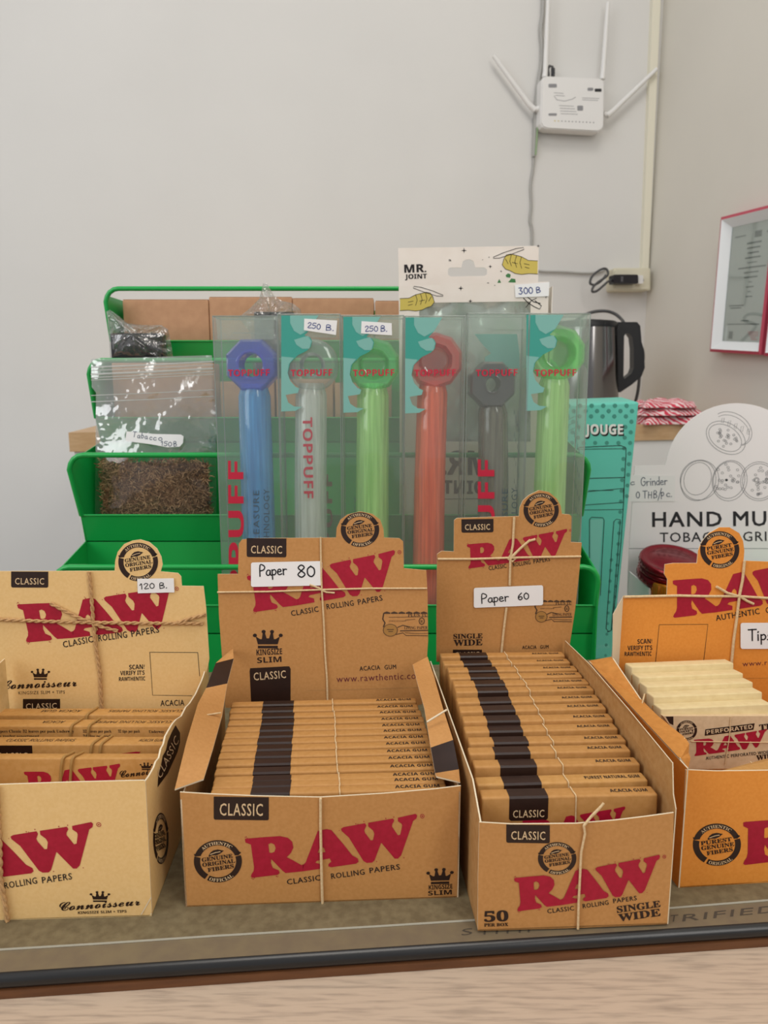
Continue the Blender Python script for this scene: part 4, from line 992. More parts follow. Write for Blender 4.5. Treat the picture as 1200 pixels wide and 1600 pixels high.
# ------------------------------------------------------------------ six boxed acrylic pipes on the lowest tier
SHELL = clear('clear_pvc_box', 'f6faf7', haze=0.165, gloss_rough=0.03, gloss=0.8, hazecol='eef4f0', base=0.035)
SHEDGE = clear('pvc_fold_highlight', 'd5ded8', haze=0.35, gloss_rough=0.08, gloss=1.0, hazecol='d6ddd8', base=0.15)  # paler, hazier plastic: highlight on the folds put into the material
TEAL = mat('teal_print', '3d9c8e', 0.5); TEALL = mat('pale_teal_print', '7db5ab', 0.5)
REDP = mat('red_box_print', 'c4223f', 0.5); PINKP = clear('faded_red_print', 'd59a9c', haze=0.6, hazecol='c9868a', base=0.02)
FINE = mat('grey_box_print', '4c5a60', 0.6)
YF = 0.5795
SF = Surf((0, YF, 0), (0, -1, 0)); SBK = Surf((0, YF+0.028, 0), (0, -1, 0))
WAVE = [(0,0),(58,0),(45,22),(36,31),(45,34),(48,40),(46,49),(40,55),(26,62),(14,74),(10,90),(14,102),(22,111),(28,114),(26,121),(7,124),(11,136),(20,142),(32,143),(22,149),(0,150)]
WL1 = [(14,0),(58,0),(45,22),(30,30),(20,24),(14,12)]
WL2 = [(20,38),(33,34),(42,32),(47,40),(44,52),(33,52),(24,46)]
WL3 = [(0,64),(20,66),(12,76),(10,90),(14,102),(22,111),(28,114),(26,121),(7,124),(11,136),(20,142),(32,143),(22,149),(0,150)]
def pipe_mats(n, tint, hz, haze, streak=True):
    return clear('acrylic_%s' % n, tint, haze=haze, gloss_rough=0.06, gloss=0.9, hazecol=hz, base=0.05, streak=streak, trans=0.25), clear('acrylic_%s_head' % n, tint, haze=haze*1.05, gloss_rough=0.04, gloss=1.1, hazecol=hz, base=0.07)
PB = [  # x0, x1, ytop, name, tint, haze colour, haze, head centre, radius, hole radius, stem x0,x1
 (340,437,494,'blue','c0e8ff','60b8f0',.56,(396,571),41,18,377,430,8),
 (438.5,533,491,'colourless','f8faf8','f6f8f4',.46,(489,571),40,18,459,511,20),
 (535.5,630,493,'bright_green','e4ffc0','c8f6a0',.64,(584,570),41,24,555,608,14),
 (632,724,494,'red','ffc4ac','ff7c50',.74,(679,564),43,26,645,695,12),
 (727.5,820,490,'smoke_grey','b6b3a6','98937e',.5,(767,601),37,11,746,796,8),
 (821.5,913,490,'lime_green','e4ffc0','ccf6a4',.64,(868,553),43,26,832,883,12)]
DESCR = {'blue': 'blue', 'colourless': 'colourless', 'bright_green': 'bright green', 'red': 'orange red', 'smoke_grey': 'smoke grey', 'lime_green': 'lime green'}
HEADC = {'blue': ('a8bcff','4664e4',.42), 'colourless': ('f0f3f2','dfe3e2',.16), 'bright_green': ('b8ffc0','58f07c',.36), 'red': ('ffa090','f05e46',.42), 'smoke_grey': ('98968f','66645e',.5), 'lime_green': ('c4ffb4','78f070',.36)}
for bi, (x0, x1, yt, nm, tint, hz, haze, hc, hr, hole, sx0, sx1, seg) in enumerate(PB):
    zt_ = P(x0, yt, YF).z; zb_ = zc[0]+0.0006; X0, X1 = P(x0, 700, YF).x, P(x1, 700, YF).x; dep = 0.028
    side = DESCR[nm]
    extra = {1: ' and a 250 B. sticker', 2: ' and a 250 B. sticker'}.get(bi, '')
    r = thing('clear_box', 'upright clear plastic box holding the %s pipe%s' % (side, extra), 'box', ((X0+X1)/2, YF+dep/2, zb_), 'clear boxes with pipes in the lowest tier')
    mb = MB(); mb.box((X0, YF, zb_), (X1, YF+dep, zt_), SHELL)
    SFt, PR = SF, MB()
    if bi in (1, 2, 3, 5):
        for L_, m_, ly in ((WAVE, TEAL, 2), (WL1, TEALL, 3), (WL2, TEALL, 3), (WL3, TEALL, 3)):
            mb.fill(SF, [(x0+1+px_, yt+2+py_) for px_, py_ in L_], m_, ly)
    if bi == 4:
        for L_ in ([(14,32),(80,32),(84,60),(84,85),(30,85),(30,68),(40,62),(28,50),(20,40)],):
            mb.fill(SBK, [(x0+px_, yt+py_) for px_, py_ in L_], TEALL, 1)
    mx = {0: 389, 1: 487, 2: 584, 3: 680, 4: 776, 5: 868}[bi]
    mb.text(SF, 'TOPPUFF', (mx-32.5, 588), (mx+32.5, 587), 10, REDP, 'bold', 4)
    if bi == 0:
        mb.text(SF, 'OPPUFF', (382,982), (380,720), 23, REDP, 'bold+6', 4)
        mb.text(SF, 'BEST PLEASURE', (406,905), (405,766), 9.5, FINE, 'sans', 4); mb.text(SF, 'TECHNOLOGY', (421,868), (421,764), 9, FINE, 'sans', 4)
        mb.text(SBK, 'TOPPUFF', (392,656), (394,775), 13, PINKP, 'bold', 1)
    if bi == 2:
        mb.text(SBK, 'TECHNOLOGY', (560,905), (560,776), 7, FINE, 'sans', 1)
    if bi == 1:
        mb.text(SBK, 'TOPPUFF', (520,955), (519,740), 15, PINKP, 'bold', 1)
    if bi == 4:
        mb.text(SF, 'OPPUFF', (773,958), (772,718), 25, REDP, 'bold+6', 4)
        mb.text(SF, 'PLEASURE', (793,850), (793,764), 9, FINE, 'sans', 4); mb.text(SF, 'TECHNOLOGY', (808,868), (808,762), 9, FINE, 'sans', 4)
    if bi in (4, 5):
        for k in range(20):
            mb.stroke(SF, [(x0+76+(k % 4)*2.4, 640+k*9), (x0+76+(k % 4)*2.4, 647+k*9)], .5, FINE, 2)
    mb.build('shell', r)
    mb = MB(); e = 0.00045  # thin bright strips along the folds stand in for their highlights
    for X in (X0, X1):
        for Yq in (YF, YF+dep): mb.tube([(X, Yq, zb_+.001), (X, Yq, zt_)], e, SHEDGE, 6)
    for Yq in (YF, YF+dep): mb.tube([(X0, Yq, zt_), (X1, Yq, zt_)], e, SHEDGE, 6)
    mb.tube([(X0, YF, zt_), (X0, YF+dep, zt_)], e, SHEDGE, 6); mb.tube([(X1, YF, zt_), (X1, YF+dep, zt_)], e, SHEDGE, 6)
    mb.build('fold_highlight', r)
    # tuck flap inside the lid
    mb = MB(); yk = yt+36 if bi in (0, 1, 2) else yt+24
    zf_ = P(x0, yk, YF).z
    mb.prism([V((X0+.002, YF+.0007, zt_-.0005)), V((X1-.002, YF+.0007, zt_-.0005)), V((X1-.003, YF+.0011, zf_)), V((X0+.003, YF+.0011, zf_))], (0, 0.0003, 0), SHELL, SHEDGE)
    if bi == 0: mb.stroke(Surf((0, YF+.002, 0), (0, -1, 0)), [(350,520),(357,533),(364,520),(420,521)], 1.2, SHEDGE, 2)
    mb.build('tuck_flap', r)
    if bi == 1: sticker(r, SF, [(475.5,498),(527,501),(525,523.5),(475,516)], [('250', (480,512), (501,515), 10, 1.3, BLUEPEN), ('B.', (508,516), (523,517), 9, 1.3, BLUEPEN)])
    if bi == 2: sticker(r, SF, [(565,502),(612,505),(612.5,524),(564,521)], [('250', (570,518), (591,518), 10, 1.3, BLUEPEN), ('B.', (594,518), (606,518), 9.5, 1.3, BLUEPEN)])
    # the pipe
    M1, _ = pipe_mats(nm, tint, hz, haze); ht, hh_, hhz = HEADC[nm]
    M2 = clear('acrylic_head_%s' % nm, ht, haze=hhz, gloss_rough=0.05, gloss=1.2, hazecol=hh_, base=0.10, trans=0.25)
    Yp = YF+0.014
    pr = thing('smoking_pipe', '%s acrylic pipe with ring head standing in a clear box' % side, 'pipe', (P((sx0+sx1)/2, 800, Yp).x, Yp, zb_+.0006), 'acrylic pipes in clear boxes')
    cc = P(hc[0], hc[1], Yp); R = hr*Yp/FPX; hr_ = hole*Yp/FPX; D = 0.0122
    mb = MB()
    seg2 = 8 if nm in ('blue', 'smoke_grey') else 40
    AX = Matrix(((1,0,0),(0,0,1),(0,1,0)))
    if seg2 == 8:
        mb.lathe([(R*.9, -D), (R, -D*.7), (R, D*.7), (R*.9, D)], cc, M2, 8, AX, False, caps=False)
        # faces of the ring, bored through
        n_ = 32
        for yy in (-D, D):
            for k in range(n_):
                a0, a1 = 2*math.pi*k/n_, 2*math.pi*(k+1)/n_
                def rim(a_):
                    q_ = math.pi/4; t_ = ((a_ - q_/2) % q_) - q_/2
                    rr = R*.9*math.cos(q_/2)/math.cos(t_); return rr
                mb.face([cc+V((rim(a0)*math.cos(a0), yy, rim(a0)*math.sin(a0))), cc+V((rim(a1)*math.cos(a1), yy, rim(a1)*math.sin(a1))), cc+V((hr_*math.cos(a1), yy, hr_*math.sin(a1))), cc+V((hr_*math.cos(a0), yy, hr_*math.sin(a0)))], M2)
        mb.lathe([(hr_, -D), (hr_, D)], cc, M2, 32, AX, True, caps=False)
        mb.lathe([(hr_*1.25, -D-.0006), (hr_*1.05, -D-.0012), (hr_, -D)], cc, M2, 32, AX, True, caps=False)
    else:
        ps = 10 if nm in ('red', 'lime_green', 'bright_green') else 40
        mb.lathe([(hr_, -D), (R*.86, -D), (R*.97, -D*.75), (R, 0), (R*.96, D*.8), (R*.8, D)], cc, M2, ps, AX, ps > 20, caps=False)
        th = [(hr_, -D)]
        for k in range(5):      # screw threads cut in the bore
            y_ = -D + D*1.3*(k+.5)/5; th += [(hr_*1.03, y_-.0011), (hr_*.82, y_), (hr_*1.03, y_+.0011)]
        th += [(hr_*.9, D*.5), (hr_*.55, D*.62), (0.0001, D*.62)]
        mb.lathe(th, cc, M2, 40, AX, True, caps=False)
    mb.build('ring_head', pr)
    mb = MB(); xc, rr = P((sx0+sx1)/2, 800, Yp).x, (sx1-sx0)/2*Yp/FPX; ztop_ = cc.z - R*.86
    prof = [(rr*.55, zb_+.0006), (rr*.98, zb_+.004), (rr*1.0, zb_+.05), (rr*.97, zb_+.12), (rr*.93, ztop_-.006), (rr*.8, ztop_), (rr*.7, ztop_+.004)]
    cx_t = cc.x
    sg = 24 if nm != 'smoke_grey' else 8
    vs = []; fs = []
    for r_, z_ in prof:
        t = (z_-zb_)/(ztop_-zb_); xx = xc + (cx_t-xc)*max(0, t)**3*0.6
        for k in range(sg):
            a_ = 2*math.pi*(k+.5)/sg; vs.append(V((xx+r_*math.cos(a_), Yp+r_*math.sin(a_), z_)))
    for i in range(len(prof)-1):
        for k in range(sg): fs.append((i*sg+k, i*sg+(k+1) % sg, (i+1)*sg+(k+1) % sg, (i+1)*sg+k))
    mb.mesh(vs, fs, M1, True); mb.face(vs[:sg][::-1], M1)
    if nm == 'colourless':
        ST = Surf((0, Yp-rr*1.02, 0), (0, -1, 0)); mb.text(ST, 'TOPPUFF', (473,652), (475,779), 14.5, REDP, 'bold', 1)
    mb.build('tube', pr)
    mb = MB(); mb.tube([V((xc, Yp, zb_+.002)), V((xc+(cx_t-xc)*.2, Yp, ztop_-.004))], rr*.62, M1, 16); mb.build('inner_tube', pr)

# ------------------------------------------------------------------ cream hang box with clear window (behind the pipes)
CREAMC = mat('cream_carton', 'e2d8cd', 0.55, col2='e6ddd3', scale=60)
YELL = mat('yellow_print', 'c9b558', 0.6); GREENP = mat('leaf_green_print', '3f7a45', 0.6)
zt2 = zc[1]+.0006
hb = thing('hang_box', 'cream hang-tab carton with foil window and 300 B sticker', 'box', P(740, 845, 0.65))
SH = Surf((0, 0.661, 0), (0, -1, 0)); SFx = Surf((0, 0.640, 0), (0, -1, 0))
mb = MB()
hole = [(700,421),(703,418),(721,418),(723,409),(727,406),(734,405),(740,408),(743,418),(757,418),(761,421),(761,428),(757,431),(704,432),(700,429)]
outer = [(622,387.5),(842,384),(840,480),(624,480)]
tri = tessellate_polygon([[V((x, -y, 0)) for x, y in outer], [V((x, -y, 0)) for x, y in hole]])
flat = outer+hole
fv = [SH.pt(*p) for p in flat]; bv = [v+V((0, .0006, 0)) for v in fv]
mb.mesh(fv, tri, CREAMC); mb.mesh(bv, tri, CREAMC)
for lp_, o_ in ((outer, 0), (hole, 4)):
    n_ = len(lp_); mb.mesh(fv[o_:o_+n_]+bv[o_:o_+n_], [(i, (i+1) % n_, n_+(i+1) % n_, n_+i) for i in range(n_)], CREAMC)
def starlet(S, x, y, r): mb.fill(S, [(x, y-r), (x+r*.2, y-r*.2), (x+r, y), (x+r*.2, y+r*.2), (x, y+r), (x-r*.2, y+r*.2), (x-r, y), (x-r*.2, y-r*.2)], BLACKINK, 1)
mb.text(SH, 'MR.', (632,426), (666,425), 12, BLACKINK, 'bold+14', 1); mb.text(SH, 'JOINT', (633,436), (667,435), 7, BLACKINK, 'bold+14', 1)
for x, y, r in ((725,391.5,4.5),(766,416.5,3.2),(764,402,1.6),(841,384.5,3),(783,424,2.2),(754,406,1.2)): starlet(SH, x, y, r)
def hand(S, f, layer=1):
    """yellow line-drawn hand holding a paper"""
    mb.fill(S, [f(1,.38),(f(.78,.36)),f(.62,.2),f(.5,.14),f(.36,.08),f(.26,.12),f(.2,.3),f(.16,.55),f(.24,.74),f(.34,.8),f(.46,.92),f(.62,.97),f(.8,.93),f(1,.95)], YELL, layer)
    for ln in ([f(1,.38),f(.78,.36),f(.62,.2),f(.5,.14),f(.36,.08),f(.26,.12),f(.2,.3),f(.16,.55),f(.24,.74),f(.34,.8),f(.46,.92),f(.62,.97),f(.8,.93),f(1,.95)],
               [f(.38,.1),f(.34,.4),f(.38,.6)], [f(.5,.15),f(.46,.42),f(.5,.66)], [f(.62,.2),f(.58,.45),f(.62,.7)], [f(.24,.3),f(.3,.5)], [f(.4,.45),f(.52,.5)], [f(.68,.5),f(.8,.55)], [f(.7,.65),f(.8,.7)]):
        mb.stroke(S, ln, .8, BLACKINK, layer+1)
    mb.stroke(S, [f(-.05,.22),f(.2,.02),f(.5,-.16),f(.66,-.2),f(.68,-.12),f(.4,.08),f(.1,.26),f(-.05,.27)], .9, BLACKINK, layer+1, True)
hand(SH, lambda x, y: (774+66*x, 394+36*y))
mb.fill(SH, [(790,430),(794,427),(798,429),(797,434),(791,433)], GREENP, 1); mb.fill(SH, [(794,441),(799,435),(805,436),(806,442)], GREENP, 1); mb.fill(SH, [(777,442),(780,436),(783,442)], GREENP, 1)
mb.text(SH, 'e', (761,444), (764,444), 4, BLACKINK, 'sans+8', 1); mb.text(SH, 'a', (701,408), (705,408), 4, BLACKINK, 'sans+8', 1)
mb.build('hang_header', hb)
mb = MB()
# front panel frame around the window, lower panel
def strip_(px): mb.prism([SFx.pt(*p) for p in px], (0, .0006, 0), CREAMC)
win = [(662,473),(826,471),(829,472.5),(829,690),(655,690),(655,482),(657,476)]
out_ = [(623,447),(857,440),(853,841),(626,841)]
tri = tessellate_polygon([[V((x, -y, 0)) for x, y in out_], [V((x, -y, 0)) for x, y in win]]); flat = out_+win
fv = [SFx.pt(*p) for p in flat]; bv = [v+V((0, .0006, 0)) for v in fv]
mb.mesh(fv, tri, CREAMC); mb.mesh(bv, tri, CREAMC)
for lp_, o_ in ((out_, 0), (win, 4)):
    n_ = len(lp_); mb.mesh(fv[o_:o_+n_]+bv[o_:o_+n_], [(i, (i+1) % n_, n_+(i+1) % n_, n_+i) for i in range(n_)], CREAMC)
for x, y, r in ((720,450.5,4.5),(735,470.5,3.5),(853,463,4),(773,446,1.5)): starlet(SFx, x, y, r)
hand(SFx, lambda x, y: (689-64*x, 454+33*y))
mb.stroke(SFx, [(818,466),(826,474),(836,480),(843,483),(846,478),(836,470)], 1.4, BLACKINK, 1); mb.stroke(SFx, [(824,464),(834,472),(844,474)], 1.4, BLACKINK, 1); mb.stroke(SFx, [(822,480),(830,470),(838,466)], 1.2, BLACKINK, 1)
mb.text(SFx, 'MR.', (764,742), (692,741), 36, BLACKINK, 'bold+14', 1, up=(0, -36)); mb.text(SFx, 'JOINT', (772,772), (692,771), 20, BLACKINK, 'bold+14', 1, up=(0, -20))
mb.stroke(SFx, [(685,780),(760,779),(764,784),(764,800)], 1, BLACKINK, 1)
mb.build('front_card', hb)
mb = MB(); pL, pR = SFx.pt(625,700), SFx.pt(855,700)
for X in (pL.x, pR.x-.0006): mb.box((X, .6407, zt2), (X+.0006, .661, P(700,447,.640).z), CREAMC)
mb.box((pL.x, .6407, zt2), (pR.x, .661, zt2+.0006), CREAMC); mb.box((pL.x, .6605, zt2+.001), (pR.x, .661, P(700, 481, .661).z), CREAMC)
mb.build('carton_sides', hb)
mb = MB(); nx, ny = 16, 20; rnd = random.Random(3); vs = []
for j in range(ny+1):
    for i in range(nx+1): 
        p = SFx.pt(652+182*i/nx, 466+230*j/ny); vs.append(p+V((0, .0095+.003*math.sin(i*.9+j*.4)+rnd.uniform(-.0025, .0025), 0)))
mb.mesh(vs, [(j*(nx+1)+i, j*(nx+1)+i+1, (j+1)*(nx+1)+i+1, (j+1)*(nx+1)+i) for j in range(ny) for i in range(nx)], FOIL, True); mb.build('foil_bag', hb, label='crumpled silver foil inside window')
mb = MB(); mb.prism([SFx.pt(*p)+V((0, .0008, 0)) for p in ((650,468),(833,466),(833,694),(650,694))], (0, .0003, 0), SHELL); mb.build('window_film', hb)
sticker(hb, SFx, [(804,445),(858,441),(857,463),(805,465)], [('300', (810,460), (833,458.5), 12, 1.5, BLUEPEN), ('B', (837,458), (845,457), 9, 1.4, BLUEPEN)])

# ------------------------------------------------------------------ teal carton right of the rack
TEALC = mat('teal_carton', '5cc4b2', 0.4, col2='62c8b7', scale=20); TEALD = mat('teal_dot_print', '46998b', 0.45); TEALP = mat('pale_panel_print', '7ccabd', 0.45)
YJ = 0.70
tc_ = thing('teal_carton', 'tall teal dotted carton standing at the right end of the rack', 'box', (0.195, YJ+.025, ZC))
f4 = [P(884,632,YJ), P(999,628,YJ), P(956,1030,YJ), P(856,1030,YJ)]
f4[2].z = f4[3].z = ZC+.0006
mb = MB(); off = V((0, .05, .003)); bmn = bmesh.new()
vv = [bmn.verts.new(p) for p in f4]+[bmn.verts.new(p+V((0, .05, .004 if i < 2 else 0))) for i, p in enumerate(f4)]
for q in ((3,2,1,0),(4,5,6,7),(0,1,5,4),(1,2,6,5),(2,3,7,6),(3,0,4,7)): bmn.faces.new([vv[k] for k in q])
bmesh.ops.bevel(bmn, geom=[e for e in bmn.edges if abs((e.verts[0].co-e.verts[1].co).normalized().y) > -1], offset=.0022, segments=3, affect='EDGES', profile=.5)
bmn.verts.index_update(); mb.mesh([v.co.copy() for v in bmn.verts], [[v.index for v in f.verts] for f in bmn.faces], TEALC, True); bmn.free()
SJ = Surf((0, YJ, 0), (0, -1, 0))
def edge_r(y): return 999-(y-628)/402*43
for row in range(48):
    y = 634+row*8.3
    for col in range(9):
        x = 888+col*18.2+(9 if row % 2 else 0)+(-row*0.5)
        if x > edge_r(y)-3 or x < 884-(y-632)*.06+4: continue
        if y > 700 and x < edge_r(y)-20+(y-700)*0.015: continue
        if 657 < y < 687 and 910 < x < 976: continue
        rr = 3.6-row*.028
        mb.fill(SJ, [(x+rr*math.cos(t*.785), y+rr*math.sin(t*.785)) for t in range(8)], TEALD, 1)
mb.text(SJ, 'JOUGE', (915.5,680.5), (974.5,680.5), 15, BLACKINK, 'bold+30', 2); mb.text(SJ, 'JOUGE', (914,678.5), (973,678.5), 15, mat('white_print', 'f1f2f0', .5), 'bold+14', 3)
LI = lambda pts, w=1.1, cl=False: mb.stroke(SJ, pts, w, BLACKINK, 2, cl)
LI([(895,744),(899,705),(905,699),(970,696),(978,700),(978,712),(976,745),(974,790),(970,850),(962,930),(955,985),(949,987)])
LI([(897,748),(976,746)]); LI([(898,790),(974,785),(974,764)], .9); LI([(898,770),(974,763)], .8); LI([(920,766.5),(958,766)], .8); LI([(897,797),(973,796)], .8); LI([(902,702),(976,701)], .8)
LI([(896,1000),(921,1000),(921,812),(924,808),(942,809),(944,813),(941,868),(938,930)], 1)
LI([(947,982),(959,815),(963,811),(969,812),(969,818),(955,985),(951,987),(947,982)], 1)
mb.fill(SJ, [(922,812),(942,811),(938,868),(930,990),(923,990)], TEALP, 1)
mb.text(SJ, 'MADE IN CHINA', (895,1014), (953,1013), 6, TEALP, 'sans', 1)
for i_ in range(3): mb.stroke(SJ, [(889,655+i_*9),(897,651+i_*9)], 1.4, TEALD, 2)
mb.build('carton_body', tc_)

# ------------------------------------------------------------------ white display box of grinders
WCARD = mat('white_card', 'f0ecec', 0.6); GREYLINE = mat('grey_line_print', '8b8b8e', 0.6); BLKP = mat('black_print', '26262a', 0.55)
YG = 0.76
gb = thing('grinder_display_box', 'white display box with round-topped header reading HAND MULLER', 'box', (0.34, 0.72, ZC))
SG = Surf((0, YG, 0), (0, -1, 0.0))
XG0 = P(983, 893, YG).x; XG1 = XG0+0.20
mb = MB()
arc = [(1152+113*math.cos(math.radians(a_)), 741-111*math.sin(math.radians(a_))) for a_ in range(0, 171, 6)]
hd = [(1268,728),(1310,728),(1310,857),(1310,998),(979,998),(981,900),(983,857),(992,728),(1039,727)]
panel(mb, SG, hd + [p for p in reversed(arc[1:])], 0.0012, WCARD, WCARD)
mb.stroke(SG, [(983,857),(1310,857)], .9, GREYLINE, 1)
mb.text(SG, 'HAND MULLER', (1019.5,823), (1283,820.5), 23, BLKP, 'sans+14', 1); mb.text(SG, 'TOBACCO GRINDER', (1031,847), (1265,844.5), 15, BLKP, 'sans+6', 1)
def ell(cx, cy, rx, ry, rot=0, a0=0, a1=360, n=28):
    c_, s_ = math.cos(rot), math.sin(rot)
    return [(cx+rx*math.cos(math.radians(a0+(a1-a0)*k/n))*c_-ry*math.sin(math.radians(a0+(a1-a0)*k/n))*s_, cy+rx*math.cos(math.radians(a0+(a1-a0)*k/n))*s_+ry*math.sin(math.radians(a0+(a1-a0)*k/n))*c_) for k in range(n+(0 if a1-a0 == 360 else 1))]
def le(*a_, **k): mb.stroke(SG, ell(*a_, **k), .8, GREYLINE, 1, True)
le(1134,684,33,23,.55); le(1133,684,28,18.5,.55); mb.stroke(SG, ell(1144,670,33,24,.55,200,395), .8, GREYLINE, 1); mb.stroke(SG, ell(1143,672,30,21,.55,200,395), .7, GREYLINE, 1)
for k in range(5): mb.stroke(SG, [(1128+9*k+k, 654+4.2*k),(1132+9*k+k, 653+4.2*k),(1130+9*k+k, 661+4.5*k),(1127+9*k+k, 660+4.5*k)], .6, GREYLINE, 1, True)
rnd = random.Random(4)
for k in range(24):
    a_, r_ = rnd.uniform(0, 6.28), math.sqrt(rnd.random())*.8; c_, s_ = math.cos(.55), math.sin(.55); ex, ey = 27*r_*math.cos(a_), 17*r_*math.sin(a_)
    le(1133+ex*c_-ey*s_, 684+ex*s_+ey*c_, 1.9, 1.6, n=6)
le(1091,751,27,32,.35); le(1093,750,30,31.5,.35); le(1090,748,21,26,.35)
le(1140,751,27,32,.25); le(1139,750,24.5,29,.25); le(1186,752,29,30.5,.1); le(1186,752,26,27.5,.1)
for cx_, cy_ in ((1136,748),(1184,750)):
    for k in range(26):
        a_, r_ = rnd.uniform(0, 6.28), math.sqrt(rnd.random())*21
        le(cx_+r_*math.cos(a_), cy_+r_*1.1*math.sin(a_), 2.2, 1.8, n=5)
mb.fill(SG, ell(1135,750,2,2,n=8), BLKP, 2); le(1182,750,4,4); le(1182,750,2.4,2.4)
hdr = mb.build('header_card', gb)
mb = MB(); mb.prism([SG.pt(*p, 3) for p in ((985,742),(1055,743),(1054,783),(983,784))], (0, .0002, 0), STICK)
for s_, p0, p1, h_ in (('c', (984,758), (992,757), 9), ('Grinder', (1001,759), (1043,757), 13), ('0', (993,778), (1000,778), 12), ('T', (1004,778), (1011,778), 11), ('H', (1012,778), (1019,778), 12), ('B', (1020,778), (1027,778), 12), ('/', (1027,778), (1034,778), 12), ('p', (1032,775), (1038,775), 12), ('c.', (1040,776), (1051,776), 11)):
    handwrite(mb, SG, s_, p0, p1, h_, 1.1, GREYPEN, 5)
mb.build('price_label', hdr, label='white paper label with handwritten grinder price')
ztb = P(983, 893, YG).z; YGf = XG0*FPX/428
mb = MB()
mb.prism([V((XG0, YGf, ZC+.001)), V((XG0, YG, ZC+.001)), V((XG0, YG, ztb)), V((XG0, YGf, ztb-.002))], (.0012, 0, 0), WCARD)
mb.prism([V((XG0+.0012, YGf, ZC+.001)), V((XG1, YGf, ZC+.001)), V((XG1, YGf, ztb-.004)), V((XG0+.0012, YGf, ztb-.004))], (0, .0012, 0), WCARD)
mb.prism([V((XG1, YGf, ZC+.001)), V((XG1, YG, ZC+.001)), V((XG1, YG, ztb)), V((XG1, YGf, ztb-.002))], (.0012, 0, 0), WCARD)
mb.box((XG0, YGf, ZC+.0004), (XG1, YG, ZC+.0009), WCARD)
mb.build('tray', gb)
def grinder(c, r, hgt, col, label, tilt, yaw=0.0):
    m_ = mat('grinder_%s' % col[0], col[1], 0.22, metal=0.55, spec=0.6)
    g = thing('grinder', label, 'grinder', c, 'metal grinders in the white display box')
    def lath(z0, z1, rr, nm_):
        b_ = MB(); prof = [(rr*.001, z0), (rr*.93, z0), (rr, z0+.001), (rr, z1-.0018), (rr*.97, z1-.0004), (rr*.9, z1), (rr*.87, z1-.0006), (rr*.6, z1-.0008), (rr*.58, z1-.0002), (0.0001, z1-.0002)]
        b_.lathe(prof, V(c), m_, 40, 'z', True, caps=False)
        for k in range(36):     # knurled grip
            a_ = 2*math.pi*k/36; 
            b_.tube([V(c)+V((rr*math.cos(a_), rr*math.sin(a_), z0+.002)), V(c)+V((rr*math.cos(a_), rr*math.sin(a_), z1-.003))], .0005, m_, 4)
        b_.build(nm_, g)
    lath(0, hgt*.38, r, 'base_cup'); lath(hgt*.39, hgt*.66, r*.985, 'middle_ring'); lath(hgt*.67, hgt, r, 'lid')
    g.rotation_euler = (tilt, 0, yaw)
    return g
redc = ('crimson', '7d0c1e'); 
grinder((XG0+.036, .733, ZC+.0012), .0245, .074, redc, 'rear crimson metal grinder in the white display box beside the teal carton', 0)
grinder((XG0+.0255, .718, .022), .031, .022, redc, 'upper crimson metal grinder tilted towards the front of the white box', 0.3)
grinder((XG0+.0215, .6995, ZC+.0012), .0195, .080, ('amber', 'c9751d'), 'amber metal grinder in front of the crimson ones', 0)
grinder((XG0+.137, .730, ZC+.0012), .026, .087, ('green', '17913c'), 'green metal grinder behind the orange box header', 0)

# ------------------------------------------------------------------ back counter, kettle, cloth
BTOP = mat('pale_wood_top', 'bf9b72', 0.5, col2='cba982', scale=12, detail=6, stretch=(1, 12, 12))
tl_, tr_ = P(107, 678, 1.12), P(1068, 661, 1.38)
ZT = (tl_.z+tr_.z)/2; tl_.z = tr_.z = ZT
te = (tr_-tl_).normalized(); tn = V((-te.y, te.x, 0))
def on_right(p):   # run the front edge into the right wall
    t = 0
    while (p+te*t-CORNER).dot(WA) < -0.004: t += 0.002
    return p+te*t
frr = on_right(tl_)
def back_at(p): 
    d = (CORNER-p).dot(-WB); return p + (-WB)*(d-0.004)
poly = [tl_, frr, CORNER - WA*0.004 + WB*0.004 + V((0, 0, ZT)), back_at(tl_)]
poly = [V((p.x, p.y, ZT)) for p in poly]
bc = thing('back_counter', 'white back counter with pale wood top against the wall', 'counter', (0.1, 1.4, ZF))
mb = MB(); mb.prism(poly, (0, 0, -.029), BTOP); mb.build('worktop', bc)
mb = MB(); ins = [poly[0]+te*.006+tn*.004, poly[1]-te*.006+tn*.004, poly[2]-te*.006, poly[3]+te*.006]
mb.prism([V((p.x, p.y, ZT-.0295)) for p in ins], (0, 0, ZF-ZT+.03), WHITE); mb.build('cabinet', bc)

STEEL = mat('brushed_steel', '7d7b7a', 0.15, metal=1.0, stretch=(1, 1, 1)); KBLK = mat('black_kettle_plastic', '17191c', 0.4)
kY = 1.50; kc = P(912, 600, kY); kx, ky = kc.x, kY; kt = P(912, 503, kY).z; kr = 50*kY/FPX
kt_ = thing('electric_kettle', 'brushed steel electric kettle with black handle on the back counter', 'kettle', (kx, ky, ZT))
mb = MB(); mb.lathe([(kr*1.0, ZT), (kr*1.0, ZT+.016), (kr*.97, ZT+.022)], (kx, ky, 0), KBLK, 40); mb.build('power_base', kt_)
mb = MB(); mb.lathe([(kr*1.03, ZT+.023), (kr*1.05, ZT+.04), (kr*.98, ZT+.12), (kr*.9, kt-.012)], (kx, ky, 0), STEEL, 48, caps=False); mb.build('steel_body', kt_)
mb = MB(); mb.lathe([(kr*.915, kt-.013), (kr*.92, kt-.003), (kr*.85, kt), (kr*.3, kt+.004), (0.0001, kt+.005)], (kx, ky, 0), KBLK, 40); mb.build('lid', kt_)
SK = Surf((0, kY, 0), (0, -1, 0))
mb = MB()
ho = [(952,504),(992,504),(997,510),(999,535),(1003,548),(1004,575),(999,588),(984,601),(966,613),(955,612)]
